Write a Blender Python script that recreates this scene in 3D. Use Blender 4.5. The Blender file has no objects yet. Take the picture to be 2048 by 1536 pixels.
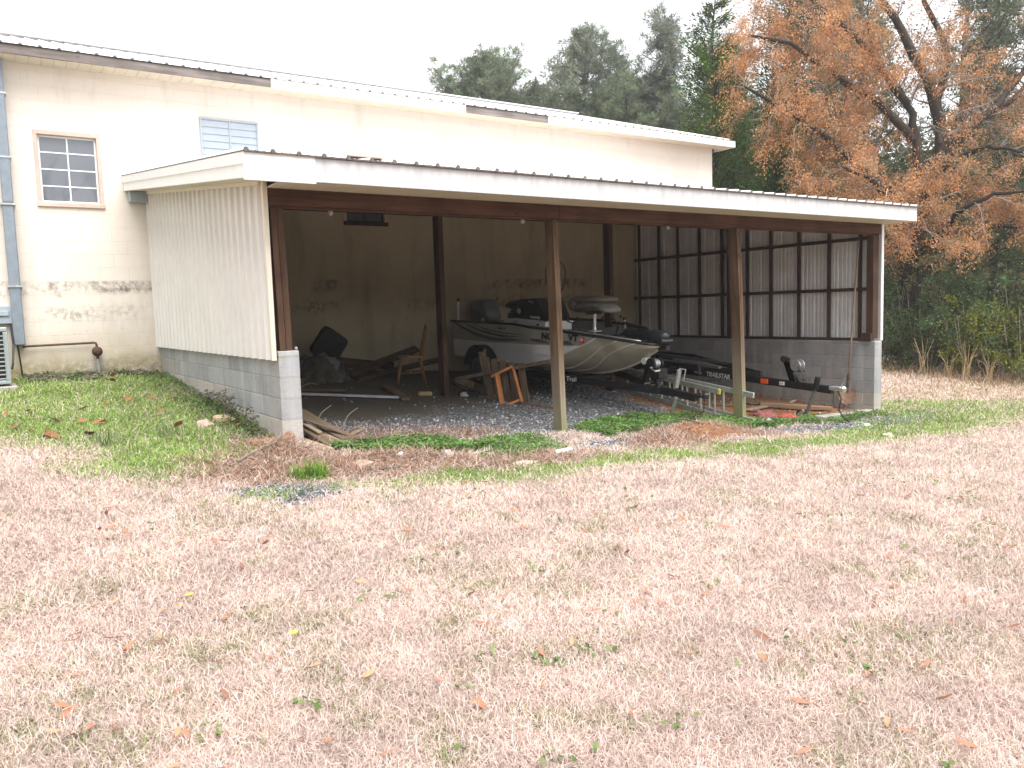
import bpy, math, random
import numpy as np
from mathutils import Vector, Matrix

# ---------------------------------------------------------------- camera, world, sun, exposure
sc = bpy.context.scene
COL = sc.collection
EYE = 1.5
cam_d = bpy.data.cameras.new('camera')
cam_d.sensor_width = 36.0
cam_d.lens = 1600.0 / 2048 * 36
cam_d.clip_start = 0.05
cam_d.clip_end = 2000
cam = bpy.data.objects.new('camera', cam_d)
COL.objects.link(cam)
cam.matrix_world = Matrix(((0.82921058, 0.07682083, -0.55363198, 0),
                           (-0.55814222, 0.06102505, -0.82749816, 0),
                           (-0.02978367, 0.99517561, 0.09347957, EYE), (0, 0, 0, 1)))
sc.camera = cam

SUN_EL, SUN_AZ = math.radians(64), math.radians(182)   # azimuth measured clockwise from +Y
world = bpy.data.worlds.new('World')
sc.world = world
world.use_nodes = True
wn = world.node_tree
wn.nodes.clear()
w_out = wn.nodes.new('ShaderNodeOutputWorld')
w_bg = wn.nodes.new('ShaderNodeBackground')
w_hs = wn.nodes.new('ShaderNodeHueSaturation')
w_sky = wn.nodes.new('ShaderNodeTexSky')
w_sky.sky_type = 'NISHITA'
w_sky.sun_disc = False
w_sky.sun_elevation = SUN_EL
w_sky.sun_rotation = SUN_AZ
w_sky.air_density = 1.0
w_sky.dust_density = 1.5
w_sky.ozone_density = 1.0
w_hs.inputs['Saturation'].default_value = 0.10       # overcast: a grey-white veil of cloud
w_bg.inputs['Strength'].default_value = 0.09
wn.links.new(w_sky.outputs[0], w_hs.inputs['Color'])
wn.links.new(w_hs.outputs[0], w_bg.inputs['Color'])
wn.links.new(w_bg.outputs[0], w_out.inputs['Surface'])

sun_d = bpy.data.lights.new('sun', 'SUN')
sun_d.energy = 1.5
sun_d.angle = math.radians(55)
sun_d.color = (1.0, 0.97, 0.93)
sun = bpy.data.objects.new('sun', sun_d)
COL.objects.link(sun)
sdir = Vector((math.sin(SUN_AZ) * math.cos(SUN_EL), math.cos(SUN_AZ) * math.cos(SUN_EL), math.sin(SUN_EL)))
sun.rotation_euler = sdir.to_track_quat('Z', 'Y').to_euler()

sc.view_settings.view_transform = 'Standard'
sc.view_settings.look = 'None'
sc.view_settings.gamma = 1.0
sc.view_settings.exposure = 1.97
sc.cycles.max_bounces = 8
sc.cycles.diffuse_bounces = 4
sc.cycles.use_adaptive_sampling = True

R = random.Random(7)
NP = np.random.default_rng(11)

# ---------------------------------------------------------------- materials
class NT:
    def __init__(s, name):
        s.m = bpy.data.materials.new(name)
        s.m.use_nodes = True
        s.t = s.m.node_tree
        s.b = s.t.nodes['Principled BSDF']
    def n(s, typ, **kw):
        nd = s.t.nodes.new('ShaderNode' + typ)
        for k, v in kw.items():
            if k.startswith('i_'):
                nd.inputs[k[2:].replace('_', ' ')].default_value = v
            else:
                setattr(nd, k, v)
        return nd
    def l(s, a, b):
        s.t.links.new(a, b)
    def coords(s, scale=(1, 1, 1), kind='Object'):
        tc = s.n('TexCoord')
        mp = s.n('Mapping')
        mp.inputs['Scale'].default_value = scale
        s.l(tc.outputs[kind], mp.inputs['Vector'])
        return mp.outputs['Vector']
    def noise(s, vec, scale, detail=4, rough=0.55, out='Fac'):
        nd = s.n('TexNoise')
        nd.inputs['Scale'].default_value = scale
        nd.inputs['Detail'].default_value = detail
        nd.inputs['Roughness'].default_value = rough
        if vec is not None:
            s.l(vec, nd.inputs['Vector'])
        return nd.outputs[out]
    def ramp(s, fac, stops):
        r = s.n('ValToRGB')
        e = r.color_ramp.elements
        while len(e) < len(stops):
            e.new(0.5)
        for el, (p, c) in zip(e, stops):
            el.position = p
            el.color = (c[0], c[1], c[2], 1) if hasattr(c, '__len__') else (c, c, c, 1)
        s.l(fac, r.inputs[0])
        return r.outputs[0]
    def mix(s, fac, a, b, mode='MIX'):
        m = s.n('Mix', data_type='RGBA', blend_type=mode)
        for sock, v in ((0, fac), (6, a), (7, b)):
            if hasattr(v, 'is_output'):
                s.l(v, m.inputs[sock])
            elif sock == 0:
                m.inputs[0].default_value = v
            else:
                m.inputs[sock].default_value = (*v, 1)
        return m.outputs[2]
    def math(s, op, a, b=0.0, c=None, clamp=False):
        m = s.n('Math', operation=op, use_clamp=clamp)
        for i, v in enumerate((a, b, c)):
            if v is None:
                continue
            if hasattr(v, 'is_output'):
                s.l(v, m.inputs[i])
            else:
                m.inputs[i].default_value = v
        return m.outputs[0]
    def mrange(s, v, a, b, c=0.0, d=1.0):
        m = s.n('MapRange')
        s.l(v, m.inputs[0])
        for i, x in enumerate((a, b, c, d)):
            m.inputs[i + 1].default_value = x
        return m.outputs[0]
    def base(s, c):
        s.l(c, s.b.inputs['Base Color'])
    def bump(s, h, strength=0.3, dist=0.01):
        bp = s.n('Bump')
        bp.inputs['Strength'].default_value = strength
        bp.inputs['Distance'].default_value = dist
        s.l(h, bp.inputs['Height'])
        s.l(bp.outputs[0], s.b.inputs['Normal'])
    def set(s, **kw):
        for k, v in kw.items():
            s.b.inputs[k.replace('_', ' ')].default_value = v

def lerp3(a, k):
    return tuple(min(1, x * k) for x in a)

def M_plain(name, col, rough=0.6, metal=0.0, scale=9, var=0.25, bump=0.0, spec=0.5):
    t = NT(name)
    v = t.coords()
    n = t.noise(v, scale, 5, 0.6)
    t.base(t.ramp(n, [(0.3, lerp3(col, 1 - var)), (0.7, lerp3(col, 1 + var))]))
    t.set(Roughness=rough, Metallic=metal, Specular_IOR_Level=spec)
    if bump:
        t.bump(t.noise(v, scale * 5, 4), bump, 0.01)
    return t.m

def M_wood(name, c1, c2, axis='z', algae=None, rough=0.8, knots=True, bleach=None):
    t = NT(name)
    sc_ = {'x': (1.2, 22, 22), 'y': (22, 1.2, 22), 'z': (22, 22, 1.2)}[axis]
    v = t.coords(sc_)
    n = t.noise(v, 1.0, 6, 0.65)
    c = t.ramp(n, [(0.28, c1), (0.5, tuple((a + b) / 2 for a, b in zip(c1, c2))), (0.72, c2)])
    big = t.noise(t.coords((1, 1, 1)), 2.3, 3)
    c = t.mix(t.mrange(big, 0.4, 0.7, 0, 0.6), c, lerp3(c1, 0.75))
    if knots:
        ks = {'x': (1.3, 5, 5), 'y': (5, 1.3, 5), 'z': (5, 5, 1.3)}[axis]
        vo = t.n('TexVoronoi')
        vo.inputs['Scale'].default_value = 1.9
        t.l(t.coords(ks), vo.inputs['Vector'])
        c = t.mix(t.mrange(vo.outputs['Distance'], 0.05, 0.11, 0.85, 0), c, lerp3(c1, 0.3))
    if bleach:
        z0, z1, col = bleach
        sep = t.n('SeparateXYZ')
        t.l(t.coords(), sep.inputs[0])
        wob = t.math('ADD', sep.outputs[2], t.math('MULTIPLY', t.noise(t.coords((12, 12, .8)), 1, 4), 1.2))
        c = t.mix(t.mrange(wob, z0 + .6, z1 + .6, .8, 0), c, t.mix(t.mrange(n, .35, .65), col, lerp3(col, .7)))
    if algae:
        z0, z1, col = algae
        sep = t.n('SeparateXYZ')
        t.l(t.coords(), sep.inputs[0])
        wob = t.math('ADD', sep.outputs[2], t.math('MULTIPLY', t.noise(t.coords((9, 9, 2)), 1, 3), 0.5))
        c = t.mix(t.mrange(wob, z0 + 0.25, z1 + 0.25, 0.85, 0), c, col)
    t.base(c)
    t.set(Roughness=rough, Specular_IOR_Level=0.25)
    t.bump(n, 0.35, 0.006)
    return t.m

def M_vcol(name, rough=0.8, trans=0.0, spec=0.2, noise=0.0):
    """colour comes from the mesh attribute 'tint'"""
    t = NT(name)
    at = t.n('Attribute')
    at.attribute_name = 'tint'
    c = at.outputs['Color']
    if noise:
        n = t.noise(t.coords(), 30, 4)
        c = t.mix(t.mrange(n, 0.3, 0.7, 0, noise), c, (0.05, 0.045, 0.04))
    t.l(c, t.b.inputs['Base Color'])
    t.set(Roughness=rough, Specular_IOR_Level=spec)
    if trans:
        tr = t.n('BsdfTranslucent')
        t.l(c, tr.inputs['Color'])
        mx = t.n('MixShader')
        mx.inputs[0].default_value = trans
        t.l(t.b.outputs[0], mx.inputs[1])
        t.l(tr.outputs[0], mx.inputs[2])
        out = [n for n in t.t.nodes if n.type == 'OUTPUT_MATERIAL'][0]
        t.l(mx.outputs[0], out.inputs['Surface'])
    return t.m

# ---------------------------------------------------------------- mesh building
class MB:
    def __init__(s):
        s.v = []; s.f = []; s.mi = []; s.c = []; s.cur = 0; s.tint = None
    def add(s, vs, fs):
        o = len(s.v)
        s.v += [tuple(p) for p in vs]
        for f in fs:
            s.f.append([i + o for i in f]); s.mi.append(s.cur)
        s.c += [s.tint or (1, 1, 1)] * len(vs)
        return s
    def box(s, lo, hi):
        x0, y0, z0 = lo; x1, y1, z1 = hi
        return s.add([(x0, y0, z0), (x1, y0, z0), (x1, y1, z0), (x0, y1, z0), (x0, y0, z1), (x1, y0, z1), (x1, y1, z1), (x0, y1, z1)],
                     [(0, 3, 2, 1), (4, 5, 6, 7), (0, 1, 5, 4), (1, 2, 6, 5), (2, 3, 7, 6), (3, 0, 4, 7)])
    def bbox(s, lo, hi, b=0.006):
        """box with chamfered edges"""
        lo = Vector(lo); hi = Vector(hi)
        c = (lo + hi) / 2; h = (hi - lo) / 2
        b = min(b, h.x * .45, h.y * .45, h.z * .45)
        vs = []; idx = {}
        for sx in (-1, 1):
            for sy in (-1, 1):
                for sz in (-1, 1):
                    for ax in range(3):
                        p = [sx * (h.x - b), sy * (h.y - b), sz * (h.z - b)]
                        sg = (sx, sy, sz)
                        p[ax] = sg[ax] * h[ax]
                        idx[(sx, sy, sz, ax)] = len(vs)
                        vs.append(c + Vector(p))
        fs = []
        for ax in range(3):
            o = [a for a in range(3) if a != ax]
            for sg in (-1, 1):
                q = []
                for a, b_ in ((-1, -1), (1, -1), (1, 1), (-1, 1)):
                    k = [0, 0, 0]; k[ax] = sg; k[o[0]] = a; k[o[1]] = b_
                    q.append(idx[(*k, ax)])
                fs.append(q)
        for ax in range(3):
            o = [a for a in range(3) if a != ax]
            for a in (-1, 1):
                for b_ in (-1, 1):
                    k0 = [0, 0, 0]; k1 = [0, 0, 0]
                    k0[ax] = -1; k1[ax] = 1
                    k0[o[0]] = k1[o[0]] = a; k0[o[1]] = k1[o[1]] = b_
                    fs.append([idx[(*k0, o[0])], idx[(*k1, o[0])], idx[(*k1, o[1])], idx[(*k0, o[1])]])
        for sx in (-1, 1):
            for sy in (-1, 1):
                for sz in (-1, 1):
                    fs.append([idx[(sx, sy, sz, a)] for a in range(3)])
        return s.add(vs, fs)
    def bar(s, p0, p1, w, h, up=(0, 0, 1), b=0.004):
        """chamfered rectangular bar from p0 to p1; w across, h along up"""
        p0 = Vector(p0); p1 = Vector(p1); d = p1 - p0; L = d.length; d.normalize()
        u = Vector(up); side = d.cross(u)
        if side.length < 1e-4:
            side = d.cross(Vector((1, 0, 0)))
        side.normalize(); u = side.cross(d)
        t = MB(); t.bbox((0, -w / 2, -h / 2), (L, w / 2, h / 2), b)
        mt = Matrix((d, side, u)).transposed()
        return s.add([p0 + mt @ Vector(v) for v in t.v], t.f)
    def tube(s, pts, r, n=8, cap=True):
        pts = [Vector(p) for p in pts]
        rs = r if hasattr(r, '__len__') else [r] * len(pts)
        vs = []; fs = []
        prev = None
        for i, p in enumerate(pts):
            a = pts[max(i - 1, 0)]; b = pts[min(i + 1, len(pts) - 1)]
            d = (b - a).normalized()
            if prev is None:
                x = d.cross(Vector((0, 0, 1)))
                if x.length < 0.05:
                    x = d.cross(Vector((1, 0, 0)))
            else:
                x = prev - d * prev.dot(d)
            x.normalize(); prev = x; y = d.cross(x)
            for k in range(n):
                an = 2 * math.pi * k / n
                vs.append(p + (x * math.cos(an) + y * math.sin(an)) * rs[i])
        for i in range(len(pts) - 1):
            for k in range(n):
                k2 = (k + 1) % n
                fs.append((i * n + k, i * n + k2, (i + 1) * n + k2, (i + 1) * n + k))
        if cap:
            fs.append(tuple(range(n - 1, -1, -1)))
            fs.append(tuple((len(pts) - 1) * n + k for k in range(n)))
        return s.add(vs, fs)
    def lathe(s, prof, center, axis=(0, 0, 1), n=24, closed=False):
        """prof: list of (radius, height along axis)"""
        a = Vector(axis).normalized()
        x = a.cross(Vector((0, 0, 1)))
        if x.length < 0.05:
            x = a.cross(Vector((1, 0, 0)))
        x.normalize(); y = a.cross(x); c = Vector(center)
        vs = []; fs = []
        m = len(prof)
        for k in range(n):
            an = 2 * math.pi * k / n
            d = x * math.cos(an) + y * math.sin(an)
            for r, h in prof:
                vs.append(c + a * h + d * r)
        for k in range(n):
            k2 = (k + 1) % n
            for i in range(m if closed else m - 1):
                j = (i + 1) % m
                fs.append((k * m + i, k * m + j, k2 * m + j, k2 * m + i))
        if not closed:
            if prof[0][0] > 1e-5: fs.append(tuple(k * m for k in range(n)))
            if prof[-1][0] > 1e-5: fs.append(tuple(k * m + m - 1 for k in range(n - 1, -1, -1)))
        return s.add(vs, fs)
    def prism(s, outline, vec):
        """3-D planar outline extruded by vec"""
        o = [Vector(p) for p in outline]; v = Vector(vec); n = len(o)
        return s.add(o + [p + v for p in o], [tuple(range(n - 1, -1, -1)), tuple(range(n, 2 * n))] +
                     [(i, (i + 1) % n, n + (i + 1) % n, n + i) for i in range(n)])
    def grid(s, rows):
        """rows: list of equally long point lists"""
        m = len(rows[0]); vs = [p for r in rows for p in r]
        return s.add(vs, [(i * m + j, i * m + j + 1, (i + 1) * m + j + 1, (i + 1) * m + j) for i in range(len(rows) - 1) for j in range(m - 1)])
    def build(s, name, mats, parent=None, loc=None, smooth=False, tint=False):
        me = bpy.data.meshes.new(name)
        org = Vector(ORG.get(parent.name, (0, 0, 0))) if parent else Vector(loc or (0, 0, 0))
        me.from_pydata([tuple(Vector(p) - org) for p in s.v], [], s.f)
        mats = mats if isinstance(mats, (list, tuple)) else [mats]
        for m in mats:
            me.materials.append(m)
        if len(mats) > 1:
            me.polygons.foreach_set('material_index', s.mi)
        if smooth:
            me.polygons.foreach_set('use_smooth', [True] * len(me.polygons))
        if tint:
            at = me.color_attributes.new('tint', 'FLOAT_COLOR', 'POINT')
            at.data.foreach_set('color', np.c_[np.array(s.c, float), np.ones(len(s.c))].ravel())
        me.update()
        o = bpy.data.objects.new(name, me)
        COL.objects.link(o)
        if parent:
            o.parent = parent
            ORG[o.name] = tuple(org)
        else:
            o.location = org
            ORG[o.name] = tuple(org)
        return o

ORG = {}
def tag(o, label=None, cat=None, group=None, kind=None):
    if label: o['label'] = label
    if cat: o['category'] = cat
    if group: o['group'] = group
    if kind: o['kind'] = kind
    return o
def thing(name, label, cat, loc=(0, 0, 0), group=None):
    o = bpy.data.objects.new(name, None)
    COL.objects.link(o)
    o.empty_display_size = 0.2
    o.location = loc
    ORG[o.name] = tuple(loc)
    return tag(o, label, cat, group)
def copy_tree(o, parent=None):
    c = o.copy(); COL.objects.link(c)
    if parent: c.parent = parent
    for ch in list(o.children):
        copy_tree(ch, c)
    return c

def np_mesh(name, V, k, mat, col=None, parent=None, org=(0, 0, 0), smooth=False):
    """V: (N*k,3) points, every k of them one face; col (N*k,3)"""
    V = np.asarray(V, float) - np.asarray(org if not parent else ORG.get(parent.name, org), float)
    n = len(V) // k
    me = bpy.data.meshes.new(name)
    me.vertices.add(n * k); me.loops.add(n * k); me.polygons.add(n)
    me.vertices.foreach_set('co', V.ravel())
    me.loops.foreach_set('vertex_index', np.arange(n * k, dtype=np.int32))
    me.polygons.foreach_set('loop_start', np.arange(0, n * k, k, dtype=np.int32))
    me.materials.append(mat)
    if col is not None:
        at = me.color_attributes.new('tint', 'FLOAT_COLOR', 'POINT')
        at.data.foreach_set('color', np.c_[col, np.ones(len(col))].ravel())
    me.update(calc_edges=True)
    me.validate()
    o = bpy.data.objects.new(name, me)
    COL.objects.link(o)
    if parent:
        o.parent = parent
    else:
        o.location = org
    ORG[o.name] = tuple(ORG.get(parent.name, org) if parent else org)
    return o

def text(name, body, size, pos, xdir, up, mat, parent, bold=0.0, depth=0.002, spacing=1.0, shear=0.0):
    cu = bpy.data.curves.new(name, 'FONT')
    cu.body = body; cu.size = size; cu.offset = bold; cu.extrude = depth; cu.space_character = spacing; cu.shear = shear
    cu.align_x = 'LEFT'; cu.align_y = 'CENTER'
    tmp = bpy.data.objects.new('tmp', cu)
    COL.objects.link(tmp)
    bpy.context.view_layer.update()
    me = bpy.data.meshes.new_from_object(tmp.evaluated_get(bpy.context.evaluated_depsgraph_get()))
    bpy.data.objects.remove(tmp)
    x = Vector(xdir).normalized(); u = Vector(up); n = x.cross(u).normalized(); u = n.cross(x)
    mt = Matrix((x, u, n)).transposed().to_4x4()
    mt.translation = Vector(pos) - Vector(ORG.get(parent.name, (0, 0, 0)))
    me.transform(mt)
    me.name = name
    me.materials.clear(); me.materials.append(mat)
    o = bpy.data.objects.new(name, me)
    COL.objects.link(o); o.parent = parent
    return o

# ---------------------------------------------------------------- value noise
def vnoise(x, y, s, seed=0):
    x = np.asarray(x, float) / s + seed * 17.13; y = np.asarray(y, float) / s + seed * 9.71
    xi = np.floor(x).astype(np.int64); yi = np.floor(y).astype(np.int64)
    fx = x - xi; fy = y - yi
    fx = fx * fx * (3 - 2 * fx); fy = fy * fy * (3 - 2 * fy)
    def h(a, b):
        n = (a * 374761393 + b * 668265263 + seed * 974711) & 0xffffffff
        n = ((n ^ (n >> 13)) * 1274126177) & 0xffffffff
        return ((n ^ (n >> 16)) & 0xffff) / 65535.0
    return (h(xi, yi) * (1 - fx) + h(xi + 1, yi) * fx) * (1 - fy) + (h(xi, yi + 1) * (1 - fx) + h(xi + 1, yi + 1) * fx) * fy
def fnoise(x, y, s, seed=0):
    return (vnoise(x, y, s, seed) + .5 * vnoise(x, y, s / 2.1, seed + 1) + .25 * vnoise(x, y, s / 4.3, seed + 2)) / 1.75

# ---------------------------------------------------------------- terrain
CP = np.array([(0,0,0),(-4,0,.12),(4,0,-.1),(-4,4,.25),(0,4,.12),(4,4,.03),(8,4,-.17),(12,4,-.4),(8,0,-.3),(14,0,-.6),
(2.36,7.5,.27),(2.36,9.2,.42),(2.36,11,.52),(2.36,13.2,.68),(1,13.2,.72),(0,13.2,.74),(-4,13.2,.85),(-4,8,.5),(0,8,.38),(0,10.5,.55),
(2.6,7.45,.2),(5.73,7.45,.02),(8.91,7.45,-.2),(12.1,7.45,-.36),(5.69,10.3,.26),(5.5,13.2,.5),(3,10.5,.4),(3.2,13.2,.62),(9,13.2,.25),(9,10.3,.05),(12,13.2,0),(12.05,9.94,-.2),
(14,7.5,-.42),(16,10,-.45),(16,14,-.4),(21,12.5,-.55),(21,8,-.65),(18,5,-.68),(24,14,-.6),(20,18,-.4),(16,20,-.2),(14,-6,-.8),(0,-8,0),(-8,-6,.3),(-10,6,.7),(-10,14,1.0),(30,10,-.9),(30,30,-.5),(0,30,.6),(-20,20,1.2)], float)
def _k(r2):
    return np.where(r2 > 0, r2 * np.log(np.maximum(r2, 1e-9)) * .5, 0)
def _tps():
    n = len(CP); P = CP[:, :2]
    K = _k(((P[:, None] - P[None]) ** 2).sum(-1)) + np.eye(n) * .3
    A = np.zeros((n + 3, n + 3)); A[:n, :n] = K; A[:n, n] = 1; A[:n, n + 1:] = P; A[n, :n] = 1; A[n + 1:, :n] = P.T
    b = np.zeros(n + 3); b[:n] = CP[:, 2]
    return np.linalg.solve(A, b)
_W = _tps()
def gbase(x, y):
    x = np.asarray(x, float); y = np.asarray(y, float)
    dx, dy = x - 8., y - 8.; r = np.hypot(dx, dy); s = np.where(r > 26, 26 / np.maximum(r, 1e-6), 1.)
    X, Y = 8. + dx * s, 8. + dy * s; n = len(CP)
    out = np.full(X.shape, _W[n]) + _W[n + 1] * X + _W[n + 2] * Y
    for i in range(n):
        out = out + _W[i] * _k((X - CP[i, 0]) ** 2 + (Y - CP[i, 1]) ** 2)
    return out
def bumpf(x, y, cx, cy, rx, ry, h):
    return h * np.exp(-(((x - cx) / rx) ** 2 + ((y - cy) / ry) ** 2))
def gz(x, y):
    x = np.asarray(x, float); y = np.asarray(y, float)
    z = gbase(x, y)
    z = z + (fnoise(x, y, .5, 3) - .5) * .03 + (vnoise(x, y, 2.2, 5) - .5) * .03
    z = z + bumpf(x, y, 7.35, 6.85, .62, .28, .13) + bumpf(x, y, 6.5, 6.55, .4, .25, .05) - bumpf(x, y, 8.25, 6.7, .2, .16, .10)
    z = z + bumpf(x, y, 2.25, 7.2, .3, .25, .09) + bumpf(x, y, 3.15, 6.68, .5, .16, .07) + bumpf(x, y, 1.9, 6.9, .5, .3, .03)
    return z
def gzf(x, y):
    return float(gz(np.array([x]), np.array([y]))[0])

def sdist(x, y, poly):
    """signed distance to a polygon, negative inside"""
    P = np.array(poly, float); x = np.asarray(x, float); y = np.asarray(y, float)
    d = np.full(x.shape, 1e9); ins = np.zeros(x.shape, bool)
    for i in range(len(P)):
        a = P[i - 1]; b = P[i]; e = b - a
        t = np.clip(((x - a[0]) * e[0] + (y - a[1]) * e[1]) / (e @ e), 0, 1)
        d = np.minimum(d, np.hypot(x - a[0] - t * e[0], y - a[1] - t * e[1]))
        c = ((a[1] > y) != (b[1] > y)) & (x < e[0] * (y - a[1]) / (e[1] if abs(e[1]) > 1e-9 else 1e-9) + a[0])
        ins ^= c
    return np.where(ins, -d, d)
def zone(x, y, poly, soft, ns, namp, seed):
    d = sdist(x, y, poly) + (fnoise(x, y, ns, seed) - .5) * namp
    return np.clip(.5 - d / soft, 0, 1)
ZP = dict(
    shed=[(2.5, 7.2), (3.5, 6.95), (5.6, 6.9), (6.1, 6.9), (9, 7.3), (12.1, 7.45), (12.1, 13.3), (2.5, 13.3)],
    red=[(8.4, 7.5), (8.4, 8.6), (8.9, 10.2), (9.2, 13.3), (12.1, 13.3), (12.1, 7.35), (9.2, 7.3)],
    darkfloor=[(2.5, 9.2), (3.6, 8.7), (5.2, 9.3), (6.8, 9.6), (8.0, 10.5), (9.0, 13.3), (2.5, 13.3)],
    green1=[(-6, 13.3), (2.36, 13.3), (2.36, 8.0), (1.9, 7.5), (1.6, 7.0), (1.1, 6.6), (.95, 7.6), (.4, 8.2), (-.3, 8.8), (-3, 9.4), (-6, 9.5)],
    strip=[(1.6, 5.95), (2.36, 5.9), (3.3, 6.05), (4.4, 5.95), (6.6, 5.95), (8.8, 6.2), (12.6, 6.95), (14, 6.6), (13.2, 5.9), (9.2, 5.45), (6.8, 5.3), (5.2, 5.55), (3.7, 5.3), (2.5, 5.65)],
    rgreen=[(11.9, 7.3), (12.3, 8.6), (14.2, 8.2), (16.5, 7.0), (16.5, 5.5), (13.4, 5.8), (10.5, 5.5), (9.8, 6.4)],
    roots=[(1.45, 7.05), (2.0, 7.8), (2.4, 7.55), (2.62, 7.0), (3.5, 6.9), (4.0, 6.5), (5.1, 6.2), (5.3, 5.95), (3.5, 5.98), (2.5, 6.05), (1.95, 6.25), (1.2, 6.35)],
    mound=[(5.6, 6.2), (6.2, 6.8), (7.2, 7.25), (7.9, 7.05), (8.5, 6.8), (8.3, 6.3), (7.4, 6.3), (6.5, 6.05)],
    gpatch=[(1.45, 6.12), (1.85, 6.2), (2.35, 5.95), (2.2, 5.58), (1.75, 5.6)],
    track=[(5.3, 6.7), (6.2, 6.75), (5.9, 6.3), (5.0, 6.45)],
    track2=[(8.2, 6.95), (9.9, 6.95), (13.0, 7.2), (13.4, 6.9), (11.2, 6.3), (9.2, 6.35), (8.0, 6.5)],
    clover1=[(2.75, 7.2), (3.2, 7.5), (3.95, 7.42), (4.35, 6.85), (3.8, 6.68), (3.1, 6.98)],
    clover2=[(4.35, 7.2), (5.0, 7.4), (5.35, 7.1), (4.75, 6.4), (4.05, 6.5)],
    clover3=[(5.95, 7.55), (6.9, 8.1), (7.76, 8.1), (8.5, 8.1), (8.85, 7.75), (9.5, 7.35), (9.3, 7.0), (8.4, 6.95), (7.4, 7.3), (6.4, 7.05), (5.86, 6.9)],
    clover4=[(9.2, 7.1), (9.6, 7.5), (10.8, 7.35), (12.0, 7.35), (11.8, 7.1), (10.4, 6.95)],
    cutsoil=[(13.5, 9.6), (15.5, 9.9), (19.2, 10.6), (21.5, 9.2), (22, 7), (20, 6), (17.5, 7.2), (15, 7.6)],
    mat=[(2.7, 7.4), (3.1, 8.3), (4.3, 8.2), (4.9, 7.6), (4.2, 7.4)])
def zones(x, y):
    Z = {}
    for i, (k, (s, ns, na)) in enumerate(dict(shed=(.15, .5, .25), red=(.5, .6, .7), darkfloor=(.9, .6, .8), green1=(.6, .7, 1.1), strip=(.3, .35, .6), rgreen=(.4, .5, .8),
                                              roots=(.3, .35, .5), mound=(.25, .3, .35), gpatch=(.15, .2, .3), track=(.2, .25, .3), track2=(.25, .3, .45), clover1=(.1, .22, .3),
                                              clover2=(.3, .22, .5), clover3=(.1, .22, .3), clover4=(.12, .22, .3), cutsoil=(1.2, .9, 2.0), mat=(.3, .3, .4)).items()):
        Z[k] = zone(x, y, ZP[k], s, ns, na, 20 + i * 3)
    return Z

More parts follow.
